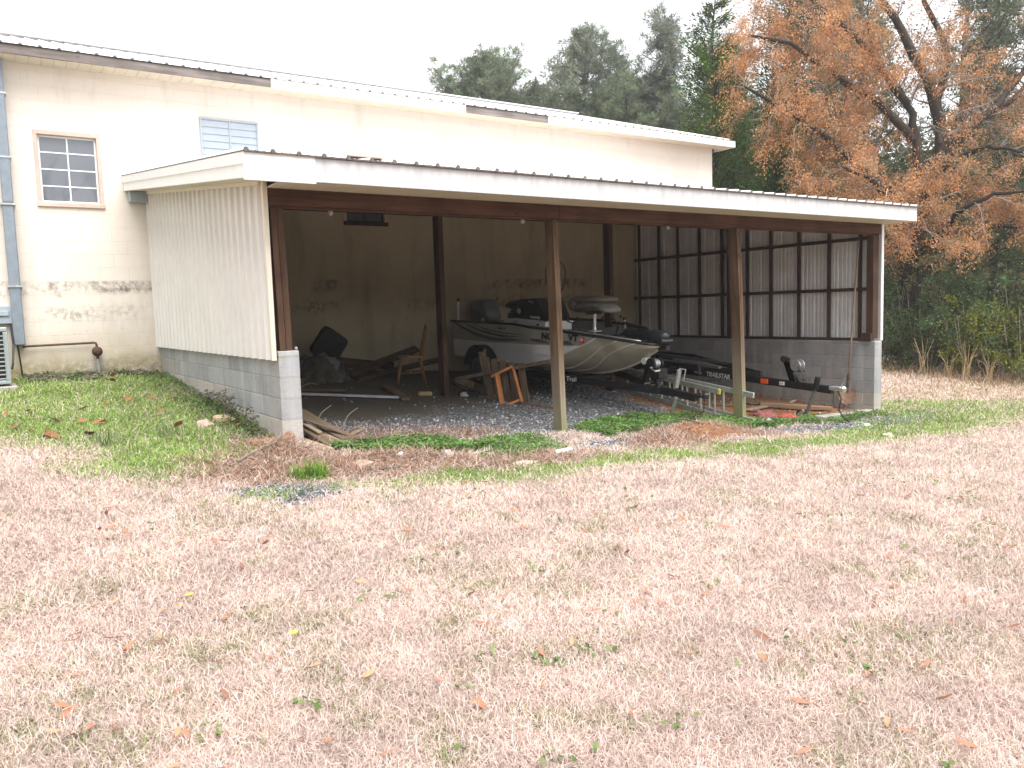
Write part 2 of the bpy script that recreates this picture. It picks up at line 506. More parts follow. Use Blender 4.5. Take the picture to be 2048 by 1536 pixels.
# ---------------------------------------------------------------- the ground sheet
def build_ground():
    fx = np.arange(-7, 17.001, .075); fy = np.arange(-2.0, 14.5, .075)
    far = np.array([.3, .7, 1.3, 2.2, 3.5, 5.5, 8.5, 13, 20, 32, 50, 80, 130, 220, 400])
    xs = np.concatenate([(fx[0] - far)[::-1], fx, fx[-1] + far]); ys = np.concatenate([(fy[0] - far)[::-1], fy, fy[-1] + far])
    X, Y = np.meshgrid(xs, ys)
    x = X.ravel(); y = Y.ravel()
    z = gz(x, y)
    Z = zones(x, y)
    green = np.maximum.reduce([Z['green1'], Z['strip'] * .75, Z['rgreen'] * .8, Z['clover1'], Z['clover2'] * .8, Z['clover3'], Z['clover4']])
    grav = np.maximum.reduce([Z['shed'] * (1 - Z['red']), Z['gpatch'], Z['track'], Z['track2'] * .9])
    clay = np.maximum(Z['red'] * Z['shed'], Z['mound'])
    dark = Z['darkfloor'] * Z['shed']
    roots = np.maximum(Z['roots'], .7 * Z['mat'])
    tan = Z['cutsoil']
    n = len(x); nx = len(xs); ny = len(ys)
    me = bpy.data.meshes.new('ground')
    i = np.arange(nx * ny).reshape(ny, nx)
    q = np.stack([i[:-1, :-1], i[:-1, 1:], i[1:, 1:], i[1:, :-1]], -1).reshape(-1, 4)
    me.vertices.add(n); me.vertices.foreach_set('co', np.c_[x, y, z].ravel())
    me.loops.add(q.size); me.loops.foreach_set('vertex_index', q.ravel().astype(np.int32))
    me.polygons.add(len(q)); me.polygons.foreach_set('loop_start', np.arange(0, q.size, 4, dtype=np.int32))
    me.polygons.foreach_set('use_smooth', np.ones(len(q), bool))
    for nm, ch in (('za', (green, grav, clay)), ('zb', (dark, roots, tan))):
        at = me.color_attributes.new(nm, 'FLOAT_COLOR', 'POINT')
        at.data.foreach_set('color', np.c_[ch[0], ch[1], ch[2], np.ones(n)].ravel())
    me.update(calc_edges=True)
    t = NT('soil and thatch')
    a = t.n('Attribute', attribute_name='za'); b = t.n('Attribute', attribute_name='zb')
    sa = t.n('SeparateColor'); sb = t.n('SeparateColor')
    t.l(a.outputs['Color'], sa.inputs[0]); t.l(b.outputs['Color'], sb.inputs[0])
    v = t.coords()
    f1 = t.noise(v, 160, 4, .7); f2 = t.noise(v, 22, 5, .65); f3 = t.noise(v, 2.2, 4, .6)
    thatch = t.ramp(f1, [(.3, (.29, .225, .185)), (.55, (.47, .375, .325)), (.75, (.58, .475, .42))])
    thatch = t.mix(t.mrange(f3, .5, .75, 0, .25), thatch, (.33, .30, .19))
    thatch = t.mix(t.mrange(f2, .6, .8, 0, .35), thatch, (.26, .20, .14))
    grn = t.ramp(f1, [(.3, (.12, .14, .05)), (.6, (.22, .27, .09)), (.8, (.38, .36, .20))])
    vo = t.n('TexVoronoi'); vo.inputs['Scale'].default_value = 62; t.l(v, vo.inputs['Vector'])
    grav = t.ramp(vo.outputs['Color'], [(.2, (.06, .062, .07)), (.5, (.16, .16, .17)), (.85, (.36, .36, .36))])
    grav = t.mix(t.mrange(f2, .48, .62, 0, .75), grav, (.075, .062, .048))
    clay = t.ramp(f2, [(.3, (.15, .065, .03)), (.55, (.30, .135, .06)), (.75, (.40, .21, .10))])
    clay = t.mix(t.mrange(f1, .5, .7, 0, .5), clay, (.17, .10, .06))
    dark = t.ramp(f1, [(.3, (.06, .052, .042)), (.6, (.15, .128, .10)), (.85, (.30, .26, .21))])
    roots = t.ramp(f1, [(.3, (.19, .12, .085)), (.55, (.36, .25, .19)), (.8, (.54, .42, .35))])
    roots = t.mix(t.mrange(f3, .5, .65, 0, .6), roots, (.26, .13, .07))
    tan = t.ramp(f2, [(.3, (.30, .17, .10)), (.6, (.50, .36, .26)), (.8, (.55, .43, .33))])
    wob = t.math('MULTIPLY', t.math('SUBTRACT', f2, .5), 1.2)
    def w(s): return t.math('MULTIPLY', t.math('SUBTRACT', t.math('ADD', s, wob), .25), 2.0, clamp=True)
    c = t.mix(w(sb.outputs[2]), thatch, tan)
    c = t.mix(w(sa.outputs[0]), c, grn)
    c = t.mix(w(sb.outputs[1]), c, roots)
    c = t.mix(w(sa.outputs[1]), c, grav)
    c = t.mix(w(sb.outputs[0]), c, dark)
    c = t.mix(w(sa.outputs[2]), c, clay)
    t.base(c)
    t.set(Roughness=.95, Specular_IOR_Level=.15)
    t.bump(t.math('ADD', f1, t.math('MULTIPLY', f2, 2.0)), .6, .02)
    me.materials.append(t.m)
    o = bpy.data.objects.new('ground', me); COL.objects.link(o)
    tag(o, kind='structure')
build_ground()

# ---------------------------------------------------------------- shared materials
def M_painted_block():
    """cream painted concrete block, 0.4 x 0.2 courses, grimy by the ground"""
    t = NT('cream painted block')
    v = t.coords()
    sep = t.n('SeparateXYZ'); t.l(v, sep.inputs[0])
    comb = t.n('CombineXYZ')
    t.l(t.math('ADD', sep.outputs[0], sep.outputs[1]), comb.inputs[0]); t.l(t.math('ADD', sep.outputs[2], .045), comb.inputs[1])
    br = t.n('TexBrick', offset=.5)
    br.inputs['Scale'].default_value = 1; br.inputs['Mortar Size'].default_value = .005; br.inputs['Mortar Smooth'].default_value = .6
    br.inputs['Brick Width'].default_value = .4; br.inputs['Row Height'].default_value = .1935
    br.inputs['Color1'].default_value = (0, 0, 0, 1); br.inputs['Color2'].default_value = (1, 1, 1, 1); br.inputs['Mortar'].default_value = (.5, .5, .5, 1)
    t.l(comb.outputs[0], br.inputs['Vector'])
    n1 = t.noise(v, 1.3, 5, .6); n2 = t.noise(v, 14, 6, .7); n3 = t.noise(t.coords((3.5, 3.5, .5)), 1.0, 5, .6)
    c = t.ramp(n1, [(.3, (.71, .635, .565)), (.7, (.77, .70, .635))])
    c = t.mix(t.math('MULTIPLY', br.outputs['Color'], .05), c, (.62, .54, .46))
    soil = t.math('MULTIPLY', t.mrange(sep.outputs[2], 3.4, 1.6), t.mrange(t.noise(t.coords((1.6, 1.6, .8)), 1, 6, .65), .38, .66, 0, .6))
    c = t.mix(soil, c, (.52, .475, .415))
    # vertical run-off streaks
    c = t.mix(t.mrange(n3, .56, .72, 0, .42), c, (.50, .47, .42))
    # one course where the paint has gone (z about 1.9 to 2.1) and patches below it
    z = sep.outputs[2]
    low = t.noise(v, 1.1, 2, .5); n4 = t.noise(t.coords((4, 4, 3)), 1, 8, .8); wz = t.math('MULTIPLY', t.math('SUBTRACT', t.noise(v, 5, 5, .7), .5), .34); n5 = t.noise(v, .55, 1, .5)
    zw = t.math('ADD', z, wz)
    band = t.math('MULTIPLY', t.mrange(zw, 1.86, 1.95), t.mrange(z, 2.10, 2.07))
    band2 = t.math('MULTIPLY', t.mrange(zw, 1.48, 1.60), t.mrange(zw, 1.78, 1.66))
    m = t.math('MULTIPLY', t.math('MULTIPLY', band, t.math('MULTIPLY', t.mrange(n4, .42, .62), t.mrange(n2, .34, .56))), t.mrange(low, .28, .50))
    m2 = t.math('MULTIPLY', t.math('MULTIPLY', band2, t.mrange(n2, .46, .6)), t.mrange(low, .40, .56))
    c = t.mix(t.math('MULTIPLY', m, .95), c, (.12, .105, .085))
    c = t.mix(t.math('MULTIPLY', m2, .8), c, (.22, .195, .155))
    # flaking low on the wall
    c = t.mix(t.math('MULTIPLY', t.mrange(z, 2.6, 2.0), t.mrange(n2, .62, .74, 0, .5)), c, (.25, .22, .17))
    c = t.mix(t.math('MULTIPLY', t.mrange(z, 1.45, .8), t.mrange(t.noise(v, 3, 4), .3, .6, .15, .95)), c, (.47, .39, .23))
    c = t.mix(t.math('MULTIPLY', t.mrange(z, 1.05, .68), t.mrange(n2, .35, .55, .1, 1)), c, (.16, .155, .08))
    c = t.mix(t.math('MULTIPLY', br.outputs['Fac'], t.mrange(n1, .35, .65, .08, .34)), c, (.50, .43, .36))
    # inside the lean-to the old coat is olive, darkened to paint in shade
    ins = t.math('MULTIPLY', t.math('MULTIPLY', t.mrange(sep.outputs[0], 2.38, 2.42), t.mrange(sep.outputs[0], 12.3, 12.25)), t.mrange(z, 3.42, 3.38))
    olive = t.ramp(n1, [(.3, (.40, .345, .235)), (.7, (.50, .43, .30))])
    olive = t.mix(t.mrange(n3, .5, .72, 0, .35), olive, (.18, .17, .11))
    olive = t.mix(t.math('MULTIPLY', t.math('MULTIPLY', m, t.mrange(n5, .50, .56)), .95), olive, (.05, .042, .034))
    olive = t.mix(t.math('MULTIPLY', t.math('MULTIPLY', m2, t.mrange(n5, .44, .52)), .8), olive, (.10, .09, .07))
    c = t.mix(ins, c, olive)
    t.base(c)
    t.set(Roughness=.75, Specular_IOR_Level=.25)
    t.bump(t.math('SUBTRACT', t.math('MULTIPLY', n2, .25), br.outputs['Fac']), .35, .01)
    return t.m
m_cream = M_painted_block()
m_block = M_vcol('grey concrete block', .95, 0, .1)
def _blocktex():
    t = NT('bare concrete block')
    at = t.n('Attribute', attribute_name='tint')
    v = t.coords()
    n = t.noise(v, 26, 6, .7); n2 = t.noise(v, 2.5, 4, .6); n3 = t.noise(t.coords((7, 7, .7)), 1, 4)
    c = t.mix(t.mrange(n, .35, .65, 0, .45), at.outputs['Color'], (.20, .20, .20))
    c = t.mix(t.mrange(n2, .45, .7, 0, .5), c, (.44, .41, .37))
    c = t.mix(t.mrange(n3, .5, .7, 0, .45), c, (.50, .50, .51))
    sep = t.n('SeparateXYZ'); t.l(v, sep.inputs[0])
    t.base(c); t.set(Roughness=.95, Specular_IOR_Level=.1)
    t.bump(n, .5, .008)
    return t.m
m_block = _blocktex()
m_white_metal = M_plain('white painted metal', (.78, .78, .79), .45, 0, 3, .05)
def _fasc():
    t = NT('white fascia streaked')
    n = t.noise(t.coords((14, 14, 1.2)), 1, 4); n2 = t.noise(t.coords(), 1.2, 3)
    c = t.ramp(n, [(.35, (.60, .60, .62)), (.75, (.44, .44, .45))])
    c = t.mix(t.mrange(n2, .5, .75, 0, .35), c, (.60, .58, .54))
    t.base(c); t.set(Roughness=.5); return t.m
m_fascia = _fasc()
m_eave_white = M_plain('white eave board', (.74, .70, .67), .55, 0, 5, .06)
m_cream_metal = M_plain('cream siding', (.66, .635, .605), .42, 0, 2.5, .05)
m_cream_trim = M_plain('cream trim', (.66, .60, .50), .5, 0, 4, .08)
m_soffit = M_plain('cream vinyl soffit', (.62, .55, .44), .5, 0, 5, .08)
m_galv_in = M_plain('bare metal back of siding', (.74, .74, .755), .45, .1, 3, .10)
m_rust_edge = M_plain('weathered roof edge', (.16, .14, .13), .7, .3, 20, .4)
m_wood_red = M_wood('red brown beam', (.045, .020, .012), (.125, .06, .036), 'x')
m_wood_dark_z = M_wood('dark stud', (.03, .016, .010), (.10, .055, .035), 'z')
m_wood_dark_y = M_wood('dark girt', (.03, .016, .010), (.09, .05, .03), 'y')
m_wood_post = M_wood('brown post', (.05, .028, .016), (.19, .115, .065), 'z', algae=(-.2, .45, (.22, .235, .09)), bleach=(.2, 1.2, (.36, .31, .23)))
m_wood_post_d = M_wood('dark brown post', (.035, .018, .011), (.12, .065, .04), 'z')
m_wood_grey = M_wood('weathered grey board', (.12, .10, .09), (.30, .265, .25), 'x')
m_lumber = {a: M_wood('old lumber ' + a, (.09, .065, .045), (.22, .16, .11), a) for a in 'xyz'}
m_lumber_d = M_wood('dark lumber', (.04, .028, .02), (.13, .09, .06), 'x')
m_lumber_l = M_wood('pale lumber', (.22, .16, .11), (.42, .33, .24), 'x')
m_blackpaint = M_plain('black painted steel', (.012, .012, .014), .38, .1, 12, .4)
m_galv = M_plain('galvanised steel', (.50, .51, .53), .38, .7, 25, .2)
m_alu = M_plain('dull aluminium', (.50, .51, .50), .42, .75, 12, .15)
m_rubber = M_plain('black rubber', (.018, .018, .018), .75, 0, 30, .3, .2)
m_black = M_plain('black plastic', (.012, .012, .013), .5, 0, 10, .2)
m_white = M_plain('white paint', (.8, .8, .8), .5, 0, 8, .05)
m_rust = M_plain('rusty iron', (.10, .055, .035), .85, .3, 18, .5, .2)
m_conc = M_plain('pale concrete', (.33, .31, .28), .9, 0, 14, .2, .2, .2)

# ---------------------------------------------------------------- main building
YM = 13.2
B = thing('block_building', 'long cream painted block building with white eave and metal roof behind the lean-to', 'building', (2.0, YM, .6))
W1 = (.90, 1.74, 3.18, 4.20); W2 = (5.45, 6.26, 3.07, 4.27)
def wall_holes(x0, x1, z0, z1, y, th, holes):
    mb = MB()
    xs = sorted({x0, x1, *[h[0] for h in holes], *[h[1] for h in holes]}); zs = sorted({z0, z1, *[h[2] for h in holes], *[h[3] for h in holes]})
    for i in range(len(xs) - 1):
        for j in range(len(zs) - 1):
            cx = (xs[i] + xs[i + 1]) / 2; cz = (zs[j] + zs[j + 1]) / 2
            if any(h[0] < cx < h[1] and h[2] < cz < h[3] for h in holes): continue
            a, b, c, d = xs[i], xs[i + 1], zs[j], zs[j + 1]
            mb.add([(a, y, c), (b, y, c), (b, y, d), (a, y, d)], [(0, 1, 2, 3)])
            mb.add([(a, y + th, c), (b, y + th, c), (b, y + th, d), (a, y + th, d)], [(3, 2, 1, 0)])
    for a, b, c, d in holes:
        mb.add([(a, y, c), (b, y, c), (b, y, d), (a, y, d), (a, y + th, c), (b, y + th, c), (b, y + th, d), (a, y + th, d)],
               [(0, 4, 5, 1), (1, 5, 6, 2), (2, 6, 7, 3), (3, 7, 4, 0)])
    mb.add([(x0, y, z0), (x0, y + th, z0), (x0, y + th, z1), (x0, y, z1)], [(0, 3, 2, 1)])
    mb.add([(x1, y, z0), (x1, y + th, z0), (x1, y + th, z1), (x1, y, z1)], [(0, 1, 2, 3)])
    mb.add([(x0, y, z1), (x1, y, z1), (x1, y + th, z1), (x0, y + th, z1)], [(0, 1, 2, 3)])
    return mb
# front wall keeps world coordinates for its block courses (local = world - root)
def wall_mesh(mb, name):
    me = bpy.data.meshes.new(name)
    me.from_pydata([(p[0], p[1], p[2]) for p in mb.v], [], mb.f)
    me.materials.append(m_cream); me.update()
    o = bpy.data.objects.new(name, me); COL.objects.link(o); o.parent = B
    o.location = -Vector(ORG[B.name]); ORG[o.name] = ORG[B.name]
    return o
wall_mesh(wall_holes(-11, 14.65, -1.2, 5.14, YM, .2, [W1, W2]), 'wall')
mb = MB()
mb.box((14.45, YM + .2, -1.2), (14.65, 24, 5.14)); mb.box((-11, YM + .2, -1.2), (-10.8, 24, 5.14)); mb.box((-10.8, 23.8, -1.2), (14.45, 24, 5.14))
mb.prism([(14.45, YM, 5.14), (14.45, 24, 5.14), (14.45, 18.6, 6.9)], (.2, 0, 0)); mb.prism([(-11, YM, 5.14), (-11, 24, 5.14), (-11, 18.6, 6.9)], (.2, 0, 0))
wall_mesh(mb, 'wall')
# roof: ribbed metal, rib every 0.2286 m
def ribbed(mb, u0, u1, pitch, rh, rw, f, minor=0.0, off=0.0):
    """f(u, h) -> two end points of the line at profile position u, height h"""
    pr = []
    u = u0 + off
    pr.append((u0, 0))
    while u < u1 - rw:
        if u > u0 + 1e-4:
            pr += [(u - rw, 0), (u - rw * .5, rh), (u + rw * .5, rh), (u + rw, 0)]
        if minor and u + pitch < u1:
            for k in (1, 2):
                c = u + pitch * k / 3
                pr += [(c - .012, 0), (c - .004, minor), (c + .004, minor), (c + .012, 0)]
        u += pitch
    pr.append((u1, 0))
    a = []; b = []
    for u, h in pr:
        p, q = f(u, h); a.append(p); b.append(q)
    mb.grid([a, b])
def zroof(y): return 5.20 + (min(y, 18.6) - 12.78) * .31 - max(0, y - 18.6) * .31
mb = MB()
ribbed(mb, -11.4, 14.95, .2286, .026, .028, lambda u, h: ((u, 12.76, zroof(12.76) + h + .012), (u, 18.6, zroof(18.6) + h + .012)), .004, .1)
ribbed(mb, -11.4, 14.95, .2286, .026, .028, lambda u, h: ((u, 18.6, zroof(18.6) + h + .012), (u, 24.4, zroof(24.4) + h + .012)), .004, .1)
roof = mb.build('roof', m_white_metal, B)
mb = MB(); mb.bar((-11.4, 18.6, zroof(18.6) + .05), (14.95, 18.6, zroof(18.6) + .05), .3, .02); mb.build('ridge_cap', m_white_metal, roof)
mb = MB(); mb.grid([[(x, 12.757, zroof(12.76) + .006) for x in (-11.4, 14.95)], [(x, 18.6, zroof(18.6) + .006) for x in (-11.4, 14.95)]])
for i in range(115):
    x = -11.3 + i * .2286
    mb.add([(x - .028, 12.755, zroof(12.76) + .01), (x + .028, 12.755, zroof(12.76) + .01), (x + .014, 12.755, zroof(12.76) + .036), (x - .014, 12.755, zroof(12.76) + .036)], [(0, 1, 2, 3)])
mb.build('roof_edge', m_rust_edge, roof)
# fascia: white boards, and bare weathered lengths where the cladding has come off
for a, b in ((4.17, 7.72), (9.58, 14.93)):
    mb = MB(); mb.bbox((a, 12.765, 5.06), (b, 12.80, 5.205), .004); mb.build('fascia_board', m_eave_white, B)
for a, b in ((-11.4, 4.165), (7.725, 9.575)):
    mb = MB(); mb.bbox((a, 12.78, 5.075), (b, 12.815, 5.20), .003)
    tag(mb.build('fascia_board', m_wood_grey, B), 'bare weathered grey board where the white cladding is missing')
mb = MB(); mb.bbox((14.93, 12.765, 5.06), (14.955, 13.4, 5.21), .003); mb.build('fascia_board', m_eave_white, B)
mb = MB()
x = -11.4
while x < 14.9:                                        # grooved vinyl soffit
    mb.box((x, 12.80, 5.078), (min(x + .148, 14.93), 13.198, 5.086)); x += .152
mb.build('soffit', m_soffit, B)
m_pink = M_plain('dusty pink trim', (.60, .43, .37), .6, 0, 8, .12)
m_vinyl = M_plain('white vinyl', (.80, .80, .80), .4, 0, 5, .03)
t = NT('window glass'); t.set(Base_Color=(.12, .132, .158, 1), Roughness=.03, Specular_IOR_Level=.9); m_glass = t.m
def window(name, h, cols, rows, label=None, dark=None):
    a, b, c, d = h
    mb = MB(); e = .06
    mb.bbox((a, YM - .012, d - e), (b, YM + .11, d), .004)
    mb.bbox((a, YM - .012, c + .02), (a + e * .8, YM + .11, d - e), .004); mb.bbox((b - e * .8, YM - .012, c + .02), (b, YM + .11, d - e), .004)
    w = mb.build('window', m_pink, B)
    mb = MB(); mb.bbox((a - .01, YM - .035, c - .045), (b + .01, YM + .11, c + .02), .006); mb.build('sill', dark or m_pink, w)
    if label: w['label'] = label
    a += .048; b -= .048; c += .02; d -= e
    mb = MB(); s = .028
    mb.bbox((a, YM + .05, c), (b, YM + .085, c + s)); mb.bbox((a, YM + .05, d - s), (b, YM + .085, d))
    mb.bbox((a, YM + .05, c + s), (a + s, YM + .085, d - s)); mb.bbox((b - s, YM + .05, c + s), (b, YM + .085, d - s))
    for i in range(1, cols):
        x = a + (b - a) * i / cols; mb.box((x - .009, YM + .056, c + s), (x + .009, YM + .074, d - s))
    for j in range(1, rows):
        z = c + (d - c) * j / rows
        for i in range(cols):
            x0 = a + (b - a) * i / cols + .009 * (i > 0) + (s if i == 0 else 0); x1 = a + (b - a) * (i + 1) / cols - (.009 if i < cols - 1 else s)
            mb.box((x0, YM + .058, z - .009), (x1, YM + .073, z + .009))
    mb.build('frame', dark or m_vinyl, w)
    mb = MB(); mb.box((a + .01, YM + .064, c + .01), (b - .01, YM + .068, d - .01)); mb.build('pane', m_glass, w)
window('window', W1, 2, 4, 'window with pink trim and white grid of eight lights')
window('window', W2, 2, 4, 'window half hidden behind the lean-to roof', m_wood_dark_z)
# louvred vent
m_louv = M_plain('grey blue louvre', (.33, .375, .425), .5, 0, 6, .06)
mb = MB(); a, b, c, d = 3.15, 4.05, 3.45, 4.60
mb.bbox((a, YM - .04, d - .03), (b, YM - .001, d)); mb.bbox((a, YM - .04, c), (b, YM - .001, c + .03))
mb.bbox((a, YM - .04, c + .03), (a + .03, YM - .001, d - .03)); mb.bbox((b - .03, YM - .04, c + .03), (b, YM - .001, d - .03)); mb.bbox(((a + b) / 2 - .012, YM - .04, c + .03), ((a + b) / 2 + .012, YM - .001, d - .03))
vent = mb.build('louvre_vent', m_louv, B)
mb = MB()
z = c + .04
while z < d - .05:
    for x0, x1 in ((a + .03, (a + b) / 2 - .012), ((a + b) / 2 + .012, b - .03)):
        mb.add([(x0, YM - .026, z), (x1, YM - .026, z), (x1, YM - .014, z + .1075), (x0, YM - .014, z + .1075), (x0, YM - .014, z), (x1, YM - .014, z)], [(0, 1, 2, 3), (0, 4, 5, 1)])
    z += .108
mb.build('slats', m_louv, vent)
# boxed duct down the wall with straps
m_duct = M_plain('blue grey duct', (.215, .25, .295), .5, .2, 10, .12)
mb = MB(); mb.bbox((.47, 13.02, 3.15), (.60, 13.195, 5.06), .012); mb.bbox((.46, 13.03, 1.2), (.595, 13.195, 3.15), .012)
dct = mb.build('conduit_duct', m_duct, B)
for z in (4.6, 3.75, 3.12, 2.0):
    mb = MB(); mb.box((.44, 13.012, z), (.62, 13.198, z + .025)); mb.build('strap', m_galv, dct)
# rusty gas pipe with regulator
m_pipe = M_plain('brown pipe', (.09, .055, .04), .7, .2, 15, .3)
mb = MB(); mb.tube([(.56, 13.12, 1.17), (.62, 13.12, 1.18), (1.44, 13.12, 1.19), (1.475, 13.12, 1.185), (1.485, 13.12, 1.15), (1.485, 13.12, 1.11)], .016, 8)
pipe = mb.build('gas_pipe', m_pipe, B)
mb = MB(); mb.lathe([(0, -.045), (.05, -.04), (.072, -.012), (.072, .012), (.05, .04), (.03, .06), (0, .062)], (1.485, 13.10, 1.06), (0, -1, 0), 20)
mb.tube([(1.485, 13.11, 1.02), (1.487, 13.11, .93)], .018, 8); mb.build('regulator', m_rust, pipe)
mb = MB(); mb.tube([(1.487, 13.11, .95), (1.50, 13.11, .55)], .02, 8); mb.build('riser', m_galv, pipe)
mb = MB(); mb.bbox((.22, 13.10, 1.5), (.47, 13.198, 1.75), .01); mb.bbox((.27, 13.075, 1.61), (.43, 13.10, 1.68), .006)
mb.build('disconnect_box', m_louv, B)
mb = MB(); mb.tube([(.44, 13.08, 1.5), (.45, 13.02, 1.2), (.42, 12.9, .95), (.40, 12.7, .9)], .014, 6); mb.tube([(.5, 13.1, 1.2), (.52, 13.08, .9), (.53, 13.05, .66)], .012, 6)
mb.build('cable', m_black, B)

# ---------------------------------------------------------------- the lean-to
S = thing('lean_to_shed', 'open fronted lean-to boat shed with cream metal sides on grey block walls', 'shed', (5.7, 7.45, 0))
def blockwall(name, x0, x1, y0, y1, ztop, zbot, cap_front=True, pier=False):
    """grey 0.4 x 0.2 blocks, raised pale mortar; mesh in world coordinates"""
    mb = MB()
    H = .2; rows = int((ztop - zbot) / H) + 1
    rr = random.Random(int(x0 * 10))
    for r in range(rows):
        z1 = ztop - .08 - (r - 1) * H if r > 0 else ztop
        z1 = ztop if r == 0 else ztop - .055 - (r - 1) * H
        z0 = ztop - .055 - r * H
        yy = y0; first = True
        while yy < y1 - .01:
            L = (.2 if r % 2 else .4) if first else .4
            first = False
            ye = min(yy + L, y1)
            k = rr.uniform(.30, .44); tint = (k * .96, k * .99, k * 1.04)
            # buried courses are stained pale tan
            if z1 < gzf((x0 if x0 < 6 else x1) , yy) + .32:
                tint = (k * 1.25, k * 1.15, k * 1.03)
            mb.tint = tint
            mb.bbox((x0, yy + .004, z0 + .004), (x1, ye - .004, z1 - .004), .005)
            yy = ye
        mb.tint = (.42, .39, .35)
        mb.box((x0 + .003, y0 + .003, z0 - .004), (x1 - .003, y1, z0 + .004))
    mb.tint = (.36, .34, .31)
    mb.box((x0 + .006, y0 + .006, zbot), (x1 - .006, y1, ztop - .01))
    return mb.build(name, m_block, S, tint=True)
blockwall('block_wall', 2.36, 2.56, 7.45, 13.19, 1.17, -.35)
blockwall('block_wall', 12.05, 12.25, 7.45, 13.19, .81, -.95)
def zr(y): return 2.90 + .118 * (y - 6.96)          # top of the roof sheet
# left siding
mb = MB()
ribbed(mb, 7.47, 13.199, .2286, .032, .026, lambda u, h: ((2.322 - h, u, 1.085), (2.322 - h, u, zr(u) - .2)), .005, .15)
mb2 = MB(); mb2.bbox((2.30, 7.455, 1.08), (2.345, 7.50, zr(7.45) - .2), .004)
sd = mb.build('siding_panel', m_cream_metal, S); mb2.build('corner_trim', m_cream_trim, sd)
mb = MB()
for zz in (1.14, 1.95):
    u = 7.62 + .05
    while u < 13.1:
        z_ = zz + (0 if zz < 1.5 else (13.2 - u) * .0 + .05)
        mb.lathe([(.006, 0), (.006, .004), (0, .006)], (2.322, u, z_), (-1, 0, 0), 6); u += .1143
mb.build('screw_heads', m_galv, sd)
mb = MB(); mb.bar((2.295, 7.55, zr(7.55) - .235), (2.295, 13.1, zr(13.1) - .235), .03, .055); mb.build('top_trim', m_cream_trim, sd)
mb = MB(); mb.bar((2.335, 7.6, 1.95), (2.335, 13.15, 1.95), .02, .09); mb.bar((2.38, 7.66, 1.19), (2.38, 13.15, 1.19), .09, .04)
mb.build('girt', m_wood_dark_y, S)
# right siding seen from inside
mb = MB()
ribbed(mb, 7.47, 13.199, .2286, .022, .028, lambda u, h: ((12.235 + h, u, .80), (12.235 + h, u, zr(u) - .03)), .006, .08)
sd2 = mb.build('siding_panel', m_galv_in, S)
mb = MB(); mb.bbox((12.215, 7.452, .81), (12.275, 7.475, 2.72), .004); mb.bbox((12.255, 7.475, .81), (12.275, 7.54, 2.72), .004); mb.build('corner_trim', m_white_metal, sd2)
for y in (13.05, 12.45, 11.9, 11.31, 10.73, 10.12, 9.58, 8.98, 8.38, 7.80):
    mb = MB(); mb.bbox((12.14, y - .019, .85), (12.20, y + .019, zr(y) - .05), .003); mb.build('stud', m_wood_dark_z, S)
mb = MB(); mb.bbox((12.07, 10.40, .85), (12.20, 10.53, zr(10.5) - .05), .004); mb.build('post', m_wood_post_d, S)
mb = MB(); mb.bbox((12.06, 7.50, .85), (12.205, 7.62, 2.60), .004); mb.build('post', m_wood_post_d, S)
mb = MB(); mb.bbox((12.00, 7.50, .815), (12.055, 7.68, .94), .004); mb.build('cleat', m_wood_post_d, S)
mb = MB(); mb.bbox((12.08, 7.65, .812), (12.22, 13.18, .85), .004); mb.build('sill_plate', m_wood_dark_y, S)
for z in (1.65, 2.47):
    mb = MB(); mb.bbox((12.115, 7.63, z - .028), (12.14, 10.39, z + .028), .003); mb.build('girt', m_wood_dark_y, S)
    mb = MB(); mb.bbox((12.115, 10.54, z - .028), (12.14, 13.18, z + .028), .003); mb.build('girt', m_wood_dark_y, S)
# beams
for a, b in ((2.35, 5.718), (5.722, 12.20)):
    mb = MB(); mb.bbox((a, 7.455, 2.52), (b, 7.495, 2.80), .004); mb.bbox((a, 7.50, 2.50), (b, 7.54, 2.78), .004)
    mb.build('beam', m_wood_red, S)
mb = MB(); mb.bbox((2.4, 10.26, 2.86), (12.2, 10.34, 3.10), .004); mb.build('beam', m_wood_red, S)
# posts (a pair of two by sixes), slightly bowed like the old timbers they are
def post(x, y, ztop, zbot, lean=0.0, bow=0.0, mat=None, w=.075, d=.16):
    mb = MB(); n = 9; rows = []
    for s0, s1 in ((-1, -.04), (.04, 1)):
        pr = []
        for i in range(n + 1):
            f = i / n; z = zbot + (ztop - zbot) * f
            xo = x + lean * f + bow * math.sin(math.pi * f)
            pr.append([(xo + s0 * w / 2, y - d / 2, z), (xo + s1 * w / 2, y - d / 2, z), (xo + s1 * w / 2, y + d / 2, z), (xo + s0 * w / 2, y + d / 2, z), (xo + s0 * w / 2, y - d / 2, z)])
        mb.grid(pr); mb.add(pr[-1][:4], [(0, 1, 2, 3)])
    return mb.build('post', mat or m_wood_post, S)
post(5.73, 7.545, 2.50, -.25, -.07, .0)
post(8.92, 7.545, 2.50, -.45, -.12, .015)
post(2.46, 7.58, 2.50, 1.17, -.02, 0, m_wood_post_d, .12, .13)
post(5.69, 10.3, 2.86, 0, -.01, 0, m_wood_post_d)
post(8.90, 10.3, 2.86, -.2, 0, 0, m_wood_post_d)
mb = MB(); mb.bbox((2.54, 7.5, 1.172), (2.565, 7.53, 1.20), .004); mb.build('anchor_block', m_conc, S)
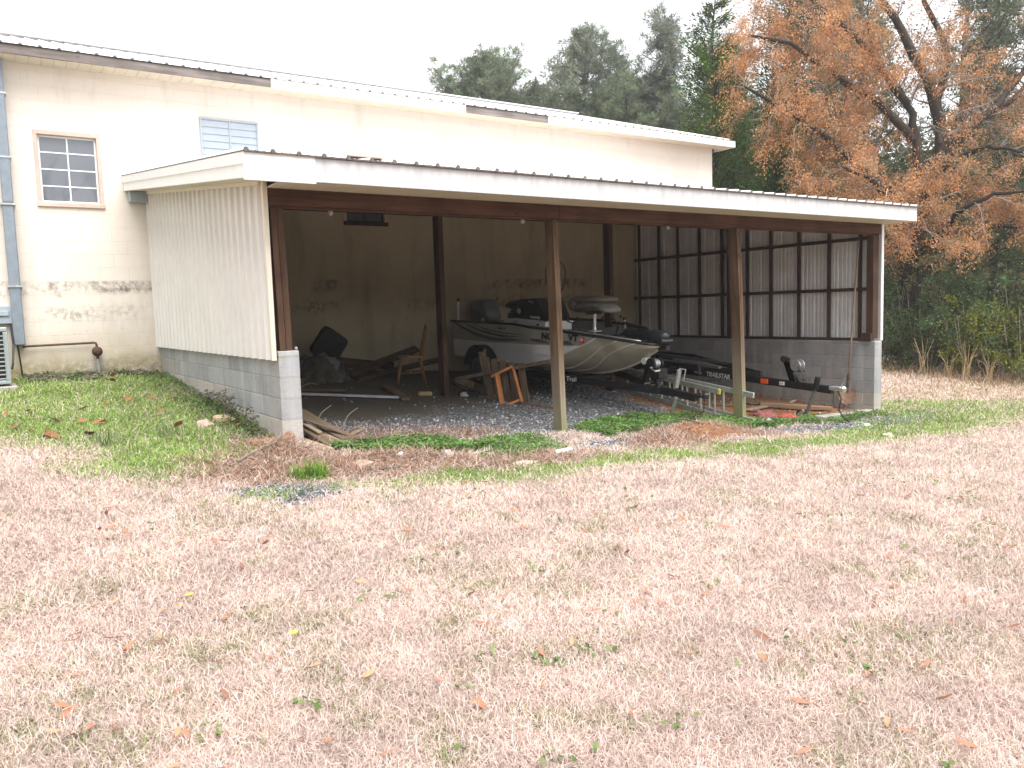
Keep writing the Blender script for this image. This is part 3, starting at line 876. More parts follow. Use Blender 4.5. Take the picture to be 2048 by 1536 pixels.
# roof sheet, rafters, fascia, soffit
mb = MB()
ribbed(mb, 2.0, 12.38, .2286, .026, .026, lambda u, h: ((u, 6.93, zr(6.93) + h), (u, 13.198, zr(13.198) + h)), .005, .02)
rf = mb.build('roof', m_white_metal, S)
mb = MB()
mb.box((2.01, 6.935, zr(6.93) - .012), (12.37, 6.955, zr(6.93) - .001))
i = 0
while 2.02 + i * .2286 < 12.36:
    x = 2.02 + i * .2286 + (.2286 if i == 0 else 0) * 0
    mb.lathe([(.020, 0), (.020, .02)], (x, 6.925, zr(6.93) + .006), (0, 1, 0), 12); i += 1
mb.build('roof_edge', m_rust_edge, rf)
x = 3.0
while x < 12.2:
    mb = MB(); mb.bar((x, 7.56, zr(7.56) - .10), (x, 13.15, zr(13.15) - .10), .04, .14); mb.build('rafter', m_wood_dark_y, S); x += 1.2
mb = MB(); mb.bbox((2.62, 6.965, 2.672), (12.36, 6.99, 2.885), .003); mb.build('fascia', m_fascia, S)
mb = MB(); mb.bbox((2.0, 6.955, 2.655), (2.63, 6.988, 2.89), .003); mb.build('fascia', m_white, S)
def rake(o0, o1, x0, x1):
    mb = MB(); mb.prism([(x0, 6.99, zr(6.99) - o1), (x0, 13.19, zr(13.19) - o1), (x0, 13.19, zr(13.19) - o0), (x0, 6.99, zr(6.99) - o0)], (x1 - x0, 0, 0)); return mb
rk = rake(.012, .11, 2.0, 2.035).build('rake_board', m_white, S)
rake(.105, .225, 2.012, 2.045).build('rake_board', m_white, S)
rake(.012, .22, 12.345, 12.37).build('rake_board', m_white, S)
mb = MB(); mb.prism([(2.045, 6.99, 2.675), (2.045, 13.18, zr(13.18) - .22), (2.045, 13.18, zr(13.18) - .21), (2.045, 6.99, 2.685)], (.27, 0, 0)); mb.build('soffit', m_soffit, S)
mb = MB(); x = 2.34
while x < 12.34:
    mb.box((x, 6.992, 2.676), (min(x + .098, 12.34), 7.452, 2.684)); x += .102
    mb.lathe([(.009, 0), (.009, .003)], (x - .05, 7.435, 2.6735), (0, 0, 1), 6)
mb.build('soffit', m_soffit, S)
mb = MB(); mb.bbox((2.06, 12.98, 3.24), (2.36, 13.19, 3.385), .004); mb.build('ledger_end', m_louv, S)
# bulb sockets on the ceiling, each a fitting of its own
m_bulb = M_plain('frosted glass bulb', (.6, .58, .54), .3, 0, 4, .05)
for k, x in enumerate((3.55, 6.27, 8.99)):
    lab = ('bare bulb in a white socket nearest the dark window in the back wall', 'bare bulb in a white socket above the boat console', 'bare bulb in a white socket nearest the metal side wall')[k]
    t_ = thing('bulb_socket', lab, 'light', (x, 9.0, 2.78), 'bulb sockets along the lean-to ceiling')
    mb = MB(); mb.lathe([(.055, .0), (.055, -.025), (.03, -.05), (.022, -.07)], (x, 9.0, 2.78), (0, 0, 1), 14); mb.bar((x, 9, 2.775), (x, 9, 3.10), .03, .03); mb.build('socket', m_white, t_)
    mb = MB(); mb.lathe([(.018, -.07), (.032, -.10), (.030, -.125), (.0, -.145)], (x, 9.0, 2.78), (0, 0, 1), 12); mb.build('bulb', m_bulb, t_, smooth=True)
# AC condenser at the left edge
AC = thing('air_conditioner', 'grey outdoor air conditioner unit standing on a concrete pad by the wall', 'air conditioner', (0, 12.3, .70))
m_ac = M_plain('grey enamel', (.30, .33, .34), .5, .1, 6, .06)
mb = MB(); mb.bbox((-.36, 11.95, .74), (.36, 12.65, .79), .01); mb.bbox((-.36, 11.95, 1.40), (.36, 12.65, 1.46), .015)
for x in (-.36, .31):
    for y in (11.95, 12.60): mb.bbox((x, y, .79), (x + .05, y + .05, 1.40), .005)
mb.build('cabinet', m_ac, AC)
mb = MB(); mb.box((-.33, 11.98, .79), (.33, 12.62, 1.40)); mb.build('coil', m_black, AC)
mb = MB()
for i in range(11):
    z = .81 + i * .054
    mb.bar((-.31, 11.957, z), (.31, 11.957, z), .008, .016); mb.bar((.353, 12.0, z), (.353, 12.6, z), .008, .016)
for i in range(8):
    mb.bar((-.31 + i * .0886, 11.952, .79), (-.31 + i * .0886, 11.952, 1.40), .012, .008)
mb.build('grille', m_ac, AC)
mb = MB(); mb.bbox((-.5, 11.85, .60), (.42, 12.75, .715), .012)
tag(mb.build('concrete_pad', m_conc, None, (0, 12.3, .6)), 'pale concrete pad under the air conditioner', 'pad')

# ---------------------------------------------------------------- vegetation helpers
m_leaf = M_vcol('leaf', .65, .36, .2)
m_needle = M_vcol('needle', .7, .45, .2)
m_grass = M_vcol('grass blade', .85, .2, .1)
m_bark = M_wood('grey brown bark', (.045, .035, .028), (.17, .145, .125), 'z', knots=False)
m_bark_d = M_wood('dark bark', (.016, .012, .009), (.065, .05, .04), 'z', knots=False)
m_twig = M_plain('grey twig', (.25, .22, .20), .9, 0, 4, .35, 0, .1)

def unit(v):
    return v / np.maximum(np.linalg.norm(v, axis=-1, keepdims=True), 1e-9)
def leaves(C, L, W, dirs=None, rng=NP, jit=1.0, flat=False):
    """diamond leaves at C; returns (4N,3)"""
    n = len(C)
    d = rng.normal(size=(n, 3)) * jit
    if dirs is not None: d = d + dirs
    d = unit(d)
    if flat:
        d = unit(d * (1, 1, .35)); s = unit(np.cross(d, np.array([[0, 0, 1.0]]) + rng.normal(size=(n, 3)) * .3))
    else:
        s = unit(np.cross(d, rng.normal(size=(n, 3))))
    L = np.broadcast_to(L, (n,))[:, None] * rng.uniform(.7, 1.3, (n, 1)); W = np.broadcast_to(W, (n,))[:, None] * rng.uniform(.7, 1.3, (n, 1))
    V = np.stack([C, C + d * L * .5 + s * W * .5, C + d * L, C + d * L * .5 - s * W * .5], 1)
    return V.reshape(-1, 3)
def rep(col, k):
    return np.repeat(col, k, axis=0)
def shade(base, n, var, rng=NP):
    return np.clip(np.array(base) * rng.uniform(1 - var, 1 + var, (n, 1)), 0, 1)

class Tree:
    """limbs as tapered tubes (MB) plus a record of twig ends"""
    def __init__(s, rng):
        s.mb = MB(); s.tw = MB(); s.rng = rng; s.ends = []
    def limb(s, pts, r0, r1, n=8, thin=False):
        k = len(pts)
        rs = [r0 + (r1 - r0) * i / (k - 1) for i in range(k)]
        (s.tw if thin else s.mb).tube(pts, rs, n, cap=False)
    def wander(s, p, d, L, steps, jit, grav):
        pts = [Vector(p)]; d = Vector(d).normalized()
        for i in range(steps):
            d = (d + Vector((s.rng.gauss(0, jit), s.rng.gauss(0, jit), s.rng.gauss(0, jit) + grav))).normalized()
            pts.append(pts[-1] + d * (L / steps))
        return pts
    def along(s, pts, f):
        f = min(max(f, 0), .999) * (len(pts) - 1); i = int(f)
        return pts[i].lerp(pts[i + 1], f - i), (pts[i + 1] - pts[i]).normalized()

def smooth_path(pts, sub=3):
    P = [Vector(p) for p in pts]; out = []
    for i in range(len(P) - 1):
        p0 = P[max(i - 1, 0)]; p1 = P[i]; p2 = P[i + 1]; p3 = P[min(i + 2, len(P) - 1)]
        for k in range(sub):
            t = k / sub
            out.append(.5 * ((2 * p1) + (p2 - p0) * t + (2 * p0 - 5 * p1 + 4 * p2 - p3) * t * t + (3 * p1 - p0 - 3 * p2 + p3) * t ** 3))
    out.append(P[-1]); return out

# ---------------------------------------------------------------- the russet oak at the right
def russet_oak():
    rg = random.Random(5); rn = np.random.default_rng(5)
    base = (23.5, 13.5, gzf(23.5, 13.5))
    T = Tree(rg)
    root = thing('oak_tree', 'big spreading oak with russet orange leaves and dark crooked limbs beside the shed', 'tree', base)
    main = {
        'A': ([(23.5, 13.5, -.7), (23.5, 13.45, 1.0), (23.52, 13.38, 2.53), (23.43, 13.51, 3.14), (23.97, 13.24, 3.9), (24.46, 13.11, 5.7), (24.48, 13.27, 7.25), (24.14, 13.62, 8.3), (23.75, 14.01, 9.45), (23.33, 14.4, 10.6), (23.0, 14.6, 12.0)], .30, .07),
        'B': ([(24.48, 13.27, 7.1), (24.99, 13.55, 7.5), (25.26, 13.44, 8.2), (25.39, 13.47, 9.04), (24.95, 13.91, 10.5), (24.9, 14.1, 12.0)], .17, .05),
        'C': ([(24.4, 13.1, 5.5), (24.8, 12.9, 6.0), (25.32, 12.61, 6.5), (26.04, 12.23, 7.2), (26.75, 11.86, 8.2), (27.2, 11.5, 9.6)], .18, .05),
        'D': ([(23.9, 13.24, 3.8), (23.3, 12.9, 4.4), (22.94, 12.85, 5.05), (22.9, 12.99, 6.04), (22.76, 13.19, 7.04), (22.3, 13.58, 8.0), (21.9, 13.9, 9.3)], .19, .05),
        'E': ([(24.46, 13.11, 5.6), (25.48, 13.66, 6.1), (26.63, 13.01, 6.91), (27.76, 12.33, 7.8), (28.5, 12.0, 9.0)], .15, .04),
        'F': ([(23.5, 13.4, 2.9), (22.7, 13.2, 3.9), (21.6, 13.6, 5.0), (20.4, 14.0, 5.9), (19.2, 14.5, 6.7), (18.1, 15.1, 7.4)], .17, .03),
        'G': ([(22.9, 13.0, 6.0), (21.9, 13.5, 7.0), (20.6, 14.1, 7.8), (19.4, 14.6, 8.5), (18.3, 15.2, 8.8)], .13, .03),
        'H': ([(22.76, 13.2, 7.0), (21.6, 13.8, 8.6), (20.3, 14.3, 9.6), (19.3, 14.6, 10.2)], .11, .03),
        'I': ([(23.5, 13.5, 2.6), (22.4, 12.6, 3.4), (21.6, 12.3, 3.9), (20.6, 12.6, 4.5), (19.8, 13.2, 5.0)], .13, .03),
        'J': ([(23.4, 13.5, 2.4), (23.3, 12.4, 3.3), (23.0, 11.6, 3.9), (23.2, 10.9, 4.2), (23.6, 10.2, 4.2)], .12, .03),
        'K': ([(24.4, 13.1, 5.2), (24.4, 12.2, 5.6), (24.2, 11.4, 5.6), (24.1, 10.6, 5.3)], .11, .03),
        'L': ([(23.3, 12.5, 3.2), (24.2, 11.3, 3.4), (24.9, 10.4, 3.2), (25.3, 9.8, 2.9)], .09, .03),
    }
    clumps = []                                     # (point, direction, amount)
    for k, (pts, r0, r1) in main.items():
        sp = smooth_path(pts, 3)
        sp = [p + Vector((rg.gauss(0, .03), rg.gauss(0, .03), rg.gauss(0, .03))) for p in sp]
        T.limb(sp, r0, r1, 9)
        L = sum((a - b).length for a, b in zip(sp, sp[1:]))
        n2 = int(L * (4.2 if k in 'FGHI' else 3.4 if k in 'JKL' else 2.3))
        for i in range(n2):
            f = rg.uniform(.30 if k in 'ABCDE' else .2, 1)
            p, d = T.along(sp, f)
            out = Vector((rg.gauss(0, 1), rg.gauss(0, 1), rg.gauss(.1, .7)))
            out = (out - d * out.dot(d)).normalized() * .9 + d * .55
            l2 = rg.uniform(.9, 2.3)
            q = T.wander(p, out, l2, 6, .24, -.05)
            T.limb(q, max(.012, r1 * .6 * rg.uniform(.5, 1.2)), .006, 5, thin=True)
            for j in range(rg.randint(7, 10)):
                p3, d3 = T.along(q, rg.uniform(.25, 1))
                o3 = Vector((rg.gauss(0, 1), rg.gauss(0, 1), rg.gauss(-.05, .6))) + d3 * .8
                l3 = rg.uniform(.35, .95)
                q3 = T.wander(p3, o3, l3, 4, .3, -.10)
                T.limb(q3, .006, .003, 3, thin=True)
                # how leafy: dense on the left flank and low boughs, thin near the top middle
                x, y, z = q3[-1]
                leafy = .95 if (x < 22.3 or z < 5.2) else .42
                if rg.random() < leafy:
                    clumps.append((q3, rg.choice((0, 0, 0, 1, 1, 1, 1, 2, 2, 3))))
    T.mb.build('trunk', m_bark_d, root, smooth=True)
    T.tw.build('twigs', m_twig, root)
    C = []; K = []; D = []
    pal = np.array([(.52, .245, .105), (.57, .31, .15), (.44, .255, .125), (.20, .17, .085)])
    for q3, pi in clumps:
        n = rg.randint(52, 92)
        f = rn.uniform(.1, 1.05, n)
        P = np.array([tuple(p) for p in q3]); i = np.clip((f * (len(P) - 1)).astype(int), 0, len(P) - 2); t_ = (f * (len(P) - 1) - i)[:, None]
        pts = P[i] * (1 - t_) + P[i + 1] * t_ + rn.normal(size=(n, 3)) * .09
        C.append(pts); K.append(pal[pi] * rg.uniform(.7, 1.2) * rn.uniform(.75, 1.25, (n, 1)))
        D.append(np.tile(np.array(tuple((q3[-1] - q3[0]).normalized())) * .5 + (0, 0, -.5), (n, 1)))
    C = np.concatenate(C); K = np.concatenate(K); D = np.concatenate(D)
    np_mesh('crown', leaves(C, .080, .026, D, rn, .7), 4, m_leaf, rep(np.clip(K, 0, 1), 4), root)
russet_oak()

# ---------------------------------------------------------------- pines, needle colours raised pale to stand in for haze
def pine(name, label, top, zt, zb_crown, rad, seed, dens=1.0, col=(.085, .115, .065), shape='round', group=None):
    rg = random.Random(seed); rn = np.random.default_rng(seed)
    x, y = top; zg = gzf(x, y)
    root = thing(name, label, 'tree', (x, y, zg), group)
    T = Tree(rg)
    H = zt - zg
    tr = [Vector((x + rg.gauss(0, .08) * i / 8, y + rg.gauss(0, .08) * i / 8, zg - .3 + (H + .1) * i / 10)) for i in range(11)]
    T.limb(tr, .02 * H, .03, 8)
    C = []; K = []; D = []
    nb = int(34 * dens * (zt - zb_crown) / 7)
    for b in range(nb):
        f = (b + rg.random()) / nb
        z = zb_crown + (zt - .3 - zb_crown) * f
        if shape == 'round': w = rad * math.sqrt(max(.04, 1 - (2 * f - .85) ** 2)) * rg.uniform(.6, 1.1)
        else: w = rad * (1.0 - .72 * f) * rg.uniform(.45, 1.15)
        w = max(w, .35)
        an = rg.uniform(0, 2 * math.pi)
        p, _ = T.along(tr, (z - zg + .3) / (H + .1))
        q = T.wander(p, (math.cos(an), math.sin(an), rg.uniform(.0, .6)), w * 1.05, 5, .16, .06)
        T.limb(q, .02 + .012 * w, .012, 5)
        tone = rg.uniform(.65, 1.25)
        for j in range(int(3 + w * 3.6)):
            pp, dd = T.along(q, rg.uniform(.3, 1))
            tip = pp + Vector((rg.gauss(0, .34), rg.gauss(0, .34), rg.gauss(.1, .28))) * min(1, .5 + w / 4)
            T.limb([pp, tip], .012, .008, 3)
            for k in range(2):
                c = np.array(tuple(tip)) + rn.normal(size=3) * .10
                n = 15
                C.append(np.tile(c, (n, 1)) + rn.normal(size=(n, 3)) * .05); D.append(np.tile(np.array(tuple((tip - pp).normalized())) * .7 + (0, 0, .25), (n, 1)))
                K.append(np.array(col) * tone * rn.uniform(.7, 1.3, (n, 1)) * np.array([1 + rn.uniform(-.1, .2), 1, 1]))
    T.mb.build('trunk', m_bark, root)
    C = np.concatenate(C); D = np.concatenate(D); K = np.concatenate(K)
    np_mesh('crown', leaves(C, .34, .045, D, rn, .8), 4, m_needle, rep(np.clip(K, 0, 1), 4), root)
    return root
pine('pine_tree', 'dense round topped pine standing above the building roof', (30.3, 48.1), 18.7, 10.5, 4.3, 21, 3.4, (.19, .245, .15), 'round')
pine('pine_tree', 'low pine crown peeping over the roof beside the round topped pine', (30.0, 54.0), 17.2, 12.0, 2.6, 22, 1.6, (.20, .25, .17), 'round')
pine('pine_tree', 'tall broad pine with an open top, middle of the pines above the roof', (33.2, 40.3), 18.6, 9.0, 5.0, 23, 2.2, (.19, .23, .165), 'cone')
pine('pine_tree', 'lower bushy pine in front of the broad open topped pine', (34.4, 38.0), 15.2, 7.5, 4.4, 27, 2.3, (.17, .22, .13), 'round')
pine('pine_tree', 'slim dark pine between the broad pine and the tallest thin pine', (38.2, 42.8), 18.8, 10.0, 2.7, 24, 1.8, (.18, .22, .155), 'cone')
pine('pine_tree', 'tallest thin pine with see-through top beside the cedar', (35.7, 36.0), 18.8, 8.0, 3.3, 25, 1.8, (.20, .235, .18), 'cone')
pine('pine_tree', 'pine half hidden behind the cedar and the thin pine', (38.6, 33.5), 16.5, 6.0, 3.6, 26, 2.0, (.12, .15, .10), 'cone')

pine('pine_tree', 'low grey green pine filling the gap right of the round topped pine', (32.9, 45.0), 16.6, 9.0, 3.8, 35, 2.0, (.18, .225, .155), 'round')
pine('pine_tree', 'low pine behind the slim dark pine', (39.5, 40.5), 16.6, 9.0, 3.6, 36, 2.0, (.18, .225, .155), 'round')
pine('pine_tree', 'pine between the thinnest pine and the cedar, set farthest back', (42.5, 37.5), 18.6, 8.0, 3.8, 37, 2.0, (.18, .215, .165), 'cone')

# ---------------------------------------------------------------- cedars
def cedar(label, x, y, zt, rad, seed, col=(.06, .105, .025), z0=.3):
    rg = random.Random(seed); rn = np.random.default_rng(seed)
    zg = gzf(x, y); root = thing('cedar_tree', label, 'tree', (x, y, zg))
    T = Tree(rg); H = zt - zg
    tr = [Vector((x + rg.gauss(0, .05), y + rg.gauss(0, .05), zg - .2 + H * i / 8)) for i in range(9)]
    T.limb(tr, .16, .02, 8)
    C = []; K = []; D = []
    nb = int(32 * H)
    for b in range(nb):
        f = 1 - rg.random() ** .75
        f = z0 / H + f * (1 - z0 / H)
        w = rad * (1 - f) ** .62 * rg.uniform(.55, 1.12) + .15
        an = rg.uniform(0, 2 * math.pi)
        p, _ = T.along(tr, f)
        q = T.wander(p, (math.cos(an), math.sin(an), rg.uniform(.25, .9)), w, 4, .15, .03)
        T.limb(q, .018, .005, 4)
        n = int(34 + w * 30)
        ff = rn.uniform(.35, 1.05, n); P = np.array([tuple(v) for v in q]); i = np.clip((ff * 4).astype(int), 0, 3); t_ = (ff * 4 - i)[:, None]
        C.append(P[i] * (1 - t_) + P[i + 1] * t_ + rn.normal(size=(n, 3)) * (.05 + .09 * w)); D.append(np.tile(np.array(tuple((q[-1] - q[0]).normalized())), (n, 1)))
        K.append(np.array(col) * rg.uniform(.55, 1.35) * rn.uniform(.75, 1.25, (n, 1)) * np.array([1 + rn.uniform(-.2, .25), 1, 1]))
    T.mb.build('trunk', m_bark_d, root)
    C = np.concatenate(C); D = np.concatenate(D); K = np.concatenate(K)
    np_mesh('crown', leaves(C, .17, .05, D * 1.2, rn, .6), 4, m_leaf, rep(np.clip(K, 0, 1), 4), root)
cedar('tall bright green cedar left of the russet oak', 23.9, 21.3, 13.2, 2.9, 31, (.07, .12, .022))
cedar('green cedar behind the end of the building, partly veiled by russet leaves', 23.4, 18.2, 8.6, 2.1, 32, (.05, .095, .02))
cedar('tall cedar behind the oak rising out of the picture', 27.2, 20.6, 15.0, 2.7, 33, (.05, .085, .028))

# ---------------------------------------------------------------- bare and half-bare trees of the wood behind
def woodtree(label, x, y, zt, seed, leafcol=None, dens=1.0):
    rg = random.Random(seed); rn = np.random.default_rng(seed)
    zg = gzf(x, y); root = thing('woodland_tree', label, 'tree', (x, y, zg))
    T = Tree(rg); H = zt - zg
    tr = T.wander((x, y, zg - .2), (rg.gauss(0, .05), rg.gauss(0, .05), 1), H, 9, .05, .1)
    T.limb(tr, .012 * H + .03, .03, 8)
    C = []; K = []
    for b in range(int(24 * dens)):
        p, d = T.along(tr, rg.uniform(.25, 1)); an = rg.uniform(0, 6.28)
        q = T.wander(p, (math.cos(an), math.sin(an), rg.uniform(.4, 1.2)), rg.uniform(1.2, 3.6), 6, .17, .03)
        T.limb(q, .045, .01, 5)
        for j in range(6):
            p3, d3 = T.along(q, rg.uniform(.3, 1))
            q3 = T.wander(p3, Vector((rg.gauss(0, 1), rg.gauss(0, 1), rg.gauss(.3, .6))) + d3, rg.uniform(.5, 1.3), 3, .2, 0)
            T.limb(q3, .012, .005, 3)
            if leafcol is not None:
                n = 30
                C.append(np.array(tuple(q3[-1])) + rn.normal(size=(n, 3)) * .26); K.append(np.array(leafcol) * rg.uniform(.6, 1.3) * rn.uniform(.7, 1.3, (n, 1)))
    T.mb.build('trunk', m_bark, root)
    if C:
        C = np.concatenate(C); np_mesh('crown', leaves(C, .13, .06, None, rn), 4, m_leaf, rep(np.clip(np.concatenate(K), 0, 1), 4), root)
woodtree('slender grey trunk with sparse dull leaves seen through the top of the oak', 27.6, 17.0, 15, 41, (.13, .12, .05))
woodtree('bare grey tree farther back in the wood right of the oak', 31.5, 15.5, 16, 42, (.09, .11, .05), 1.2)
woodtree('green leaved tree in the wood beyond the right edge of the oak', 30.5, 12.0, 13, 43, (.055, .085, .035), 1.4)
woodtree('thin bare tree standing between the oak and the cedars', 25.8, 18.4, 13, 44, None, 1.2)
woodtree('tall leafy tree deep in the wood behind the oak trunk', 31.0, 19.5, 17, 45, (.075, .10, .045), 1.5)
pine('pine_tree', 'tall pine deep in the wood behind the oak', (36.0, 24.0), 19.5, 7.0, 3.2, 28, 1.6, (.12, .15, .10), 'cone')
pine('pine_tree', 'pine far back to the right behind the oak limbs', (40.0, 19.0), 18.5, 6.0, 3.4, 29, 1.6, (.12, .15, .10), 'cone')
pine('pine_tree', 'pine at the right edge of the view behind the oak', (38.0, 14.0), 13.0, 4.0, 3.0, 30, 1.5, (.10, .13, .08), 'cone')

# the far wood: one uncountable mass of foliage and stems
def far_wood():
    rn = np.random.default_rng(61); n = 110000
    a = rn.uniform(0, 1, n); r = rn.uniform(0, 1, n)
    x = 27.5 + 20 * r + a * 1.0; y = 4 + 36 * a + rn.normal(size=n) * .8
    x = x - np.clip(y - 24, 0, 30) * .15
    base = gz(x, y); hmax = (6.0 + 9.0 * fnoise(x, y, 3.5, 71)) * (.62 + .6 * r)
    z = base + hmax * rn.uniform(0, 1, n) ** 1.05
    tone = .55 + .9 * fnoise(x * 1.0 + z * .7, y + z * .9, 1.6, 75)
    hue = fnoise(x, y + z * .3, 3.5, 81)[:, None]
    col = np.where(hue < .5, np.array([.075, .105, .055]), np.array([.135, .12, .075])) * tone[:, None] * rn.uniform(.75, 1.25, (n, 1))
    o = np_mesh('far_wood', leaves(np.c_[x, y, z], .34, .17, None, rn), 4, m_leaf, rep(col, 4))
    tag(o, kind='stuff')
far_wood()

# ---------------------------------------------------------------- the undergrowth: one shrub after another along the field edge
def shrub(label, x, y, h, w, seed, col, n=5200, name='evergreen_shrub', leaf=(.085, .036), stems=True, lean=0.0):
    rg = random.Random(seed); rn = np.random.default_rng(seed)
    zg = gzf(x, y); root = thing(name, label, 'shrub', (x, y, zg), 'shrubs along the edge of the field')
    C = []; K = []; D = []; mb = MB()
    m = int(46 * h * w / 6) + 16
    for c in range(m):
        th = rg.uniform(0, 6.28); f = rg.random(); rr = w * math.sqrt(rg.random()) * math.sqrt(max(.08, 1 - (f * 1.05 - .35) ** 2)) * .62
        px, py, pz = x + rr * math.cos(th) + lean * f, y + rr * math.sin(th), zg + .08 + h * f * rg.uniform(.85, 1.05)
        if c % 2 == 0: mb.tube([(x + (px - x) * .3, y + (py - y) * .3, zg - .1), (x + (px - x) * .8, y + (py - y) * .8, zg + (pz - zg) * .6), (px, py, pz)], [.02, .012, .005], 4, cap=False)
        k = max(20, n // m); s = rg.uniform(.13, .3)
        d = unit(np.array([[px - x, py - y, .5 * h]])) + rn.normal(size=(1, 3)) * .5
        # leafy sprays: points strung along a short arching stem
        f_ = rn.uniform(0, 1, (k, 1))
        C.append(np.array([[px, py, pz]]) + unit(d) * f_ * s * 2.4 + rn.normal(size=(k, 3)) * s * (.5 - .25 * f_) - np.array([[0, 0, 1]]) * f_ ** 2 * .1)
        D.append(np.tile(unit(d) * .6, (k, 1))); K.append(np.array(col[rg.randrange(len(col))]) * rg.uniform(.45, 1.5) * rn.uniform(.7, 1.3, (k, 1)))
    mb.build('stems', m_twig, root)
    C = np.concatenate(C)
    C[:, 2] = np.maximum(C[:, 2], zg + .03)
    np_mesh('foliage', leaves(C, leaf[0], leaf[1], np.concatenate(D), rn), 4, m_leaf, rep(np.clip(np.concatenate(K), 0, 1), 4), root)
    return root
G1 = [(.075, .12, .048), (.06, .095, .042), (.10, .145, .06), (.13, .12, .065)]
G2 = [(.14, .17, .025), (.10, .13, .03), (.20, .20, .03)]
G3 = [(.075, .10, .045), (.09, .085, .045), (.05, .08, .035)]
for i, a in enumerate([
    ('tall dark shrub right behind the corner of the shed', 22.9, 14.2, 3.2, 2.1, G1, 7500),
    ('dark shrub with drooping sprays beside the oak trunk', 22.3, 12.4, 2.7, 2.0, G1, 7500),
    ('dark green shrub in the middle of the undergrowth', 22.0, 10.8, 2.5, 2.0, [G1[0], G3[0], G3[1]], 7500),
    ('broad dark shrub near the right edge of the view', 21.6, 9.2, 2.6, 2.0, G1, 7500),
    ('shadowy shrub at the far right end of the undergrowth', 21.2, 7.6, 2.6, 2.0, G1, 6500),
    ('shrub of the second row behind the shed corner', 25.0, 16.2, 3.6, 2.2, G3, 6000),
    ('shrub of the second row behind the oak trunk', 24.9, 12.3, 3.0, 2.2, G1, 7000),
    ('shrub of the second row under the right hand oak boughs', 24.4, 10.0, 3.4, 2.3, [G1[1], G3[0]], 7000),
    ('tall shrub of the second row at the right edge', 23.9, 7.8, 3.5, 2.3, G1, 7000),
    ('low olive shrub at the foot of the undergrowth nearest the shed', 21.5, 12.6, 1.2, 1.2, G3, 3000),
    ('low brownish shrub between the dark shrubs and the dry field', 21.2, 11.6, 1.1, 1.1, [(.10, .085, .05), G3[0]], 2600)]):
    shrub(a[0], a[1], a[2], a[3], a[4], 100 + i, a[5], a[6])
for i, a in enumerate([
    ('yellow green sapling in front of the dark undergrowth, tallest of the yellow ones', 20.9, 10.3, 1.8, .9, G2, 1700),
    ('yellow leaved bush at the right edge of the view', 20.5, 8.9, 2.0, 1.1, G2, 2000),
    ('small yellow bush low in the dry grass', 20.8, 9.7, 1.1, .8, G2, 1100)]):
    shrub(a[0], a[1], a[2], a[3], a[4], 130 + i, a[5], a[6], 'yellow_shrub', (.075, .045))

# ---------------------------------------------------------------- the boat (bow towards the yard) on its trailer
XC = 8.0
m_hull_side = M_plain('silver grey hull side', (.38, .365, .335), .35, .15, 2.5, .10)
m_hull_white = M_plain('pale hull panel', (.66, .66, .67), .35, 0, 2.5, .06)
m_hull_bot = M_plain('tan aluminium bottom', (.47, .43, .34), .42, .2, 3, .15)
m_rail = M_plain('black gunwale rubber', (.015, .015, .016), .45, 0, 9, .2)
m_rail_b = M_plain('bright aluminium trim', (.62, .61, .58), .35, .8, 9, .1)
m_vinyl_b = M_plain('black cover', (.012, .012, .014), .5, 0, 6, .3, .1)
m_vinyl_t = M_plain('tan seat vinyl', (.11, .095, .075), .55, 0, 8, .15, .05)
m_deck = M_plain('grey boat carpet', (.09, .09, .09), .95, 0, 60, .3)
m_outb = M_plain('grey outboard cowl', (.17, .18, .19), .35, .1, 4, .08)
m_decal = M_plain('dark decal', (.075, .072, .07), .45, 0, 9, .2)
m_red = M_plain('red sticker', (.55, .04, .03), .5, 0, 9, .1)
m_orange_l = M_plain('amber lens', (.75, .12, .02), .3, 0, 9, .1)

YS, YB = 12.50, 8.12                                 # transom and bow
def hw(y): return .90 * max(0, min(1, (y - 8.10) / 1.9)) ** .6
def interp(tab, y):
    for (a, u), (b, v) in zip(tab, tab[1:]):
        if a <= y <= b: return u + (v - u) * (y - a) / (b - a)
    return tab[0][1] if y < tab[0][0] else tab[-1][1]
GUN = [(8.12, .935), (8.4, .985), (8.72, 1.04), (9.35, 1.13), (9.6, 1.165), (10.52, 1.26), (11.7, 1.30), (12.6, 1.32)]
STR = [(8.12, .93), (8.94, 1.03), (9.16, .93), (9.6, .93), (10.22, .95), (11.23, .96), (12.6, 1.0)]
CHN = [(8.12, .93), (8.4, .98), (8.72, 1.03), (8.94, 1.06), (9.05, .99), (9.21, .925), (9.4, .845), (9.59, .765), (9.83, .705), (10.11, .66), (10.47, .64), (11.25, .67), (12.6, .70)]
KEL = [(8.12, .93), (8.18, .885), (8.3, .83), (8.44, .765), (8.64, .665), (8.9, .58), (9.3, .50), (9.64, .475), (10.18, .475), (12.6, .52)]
ys = sorted(set([YB + (YS - YB) * i / 44 for i in range(45)] + [8.94, 9.05]))
BO = thing('fishing_boat', 'grey and white aluminium fishing boat with outboard resting on a black trailer in the shed', 'boat', (XC, 10.3, .45))
mb = MB()
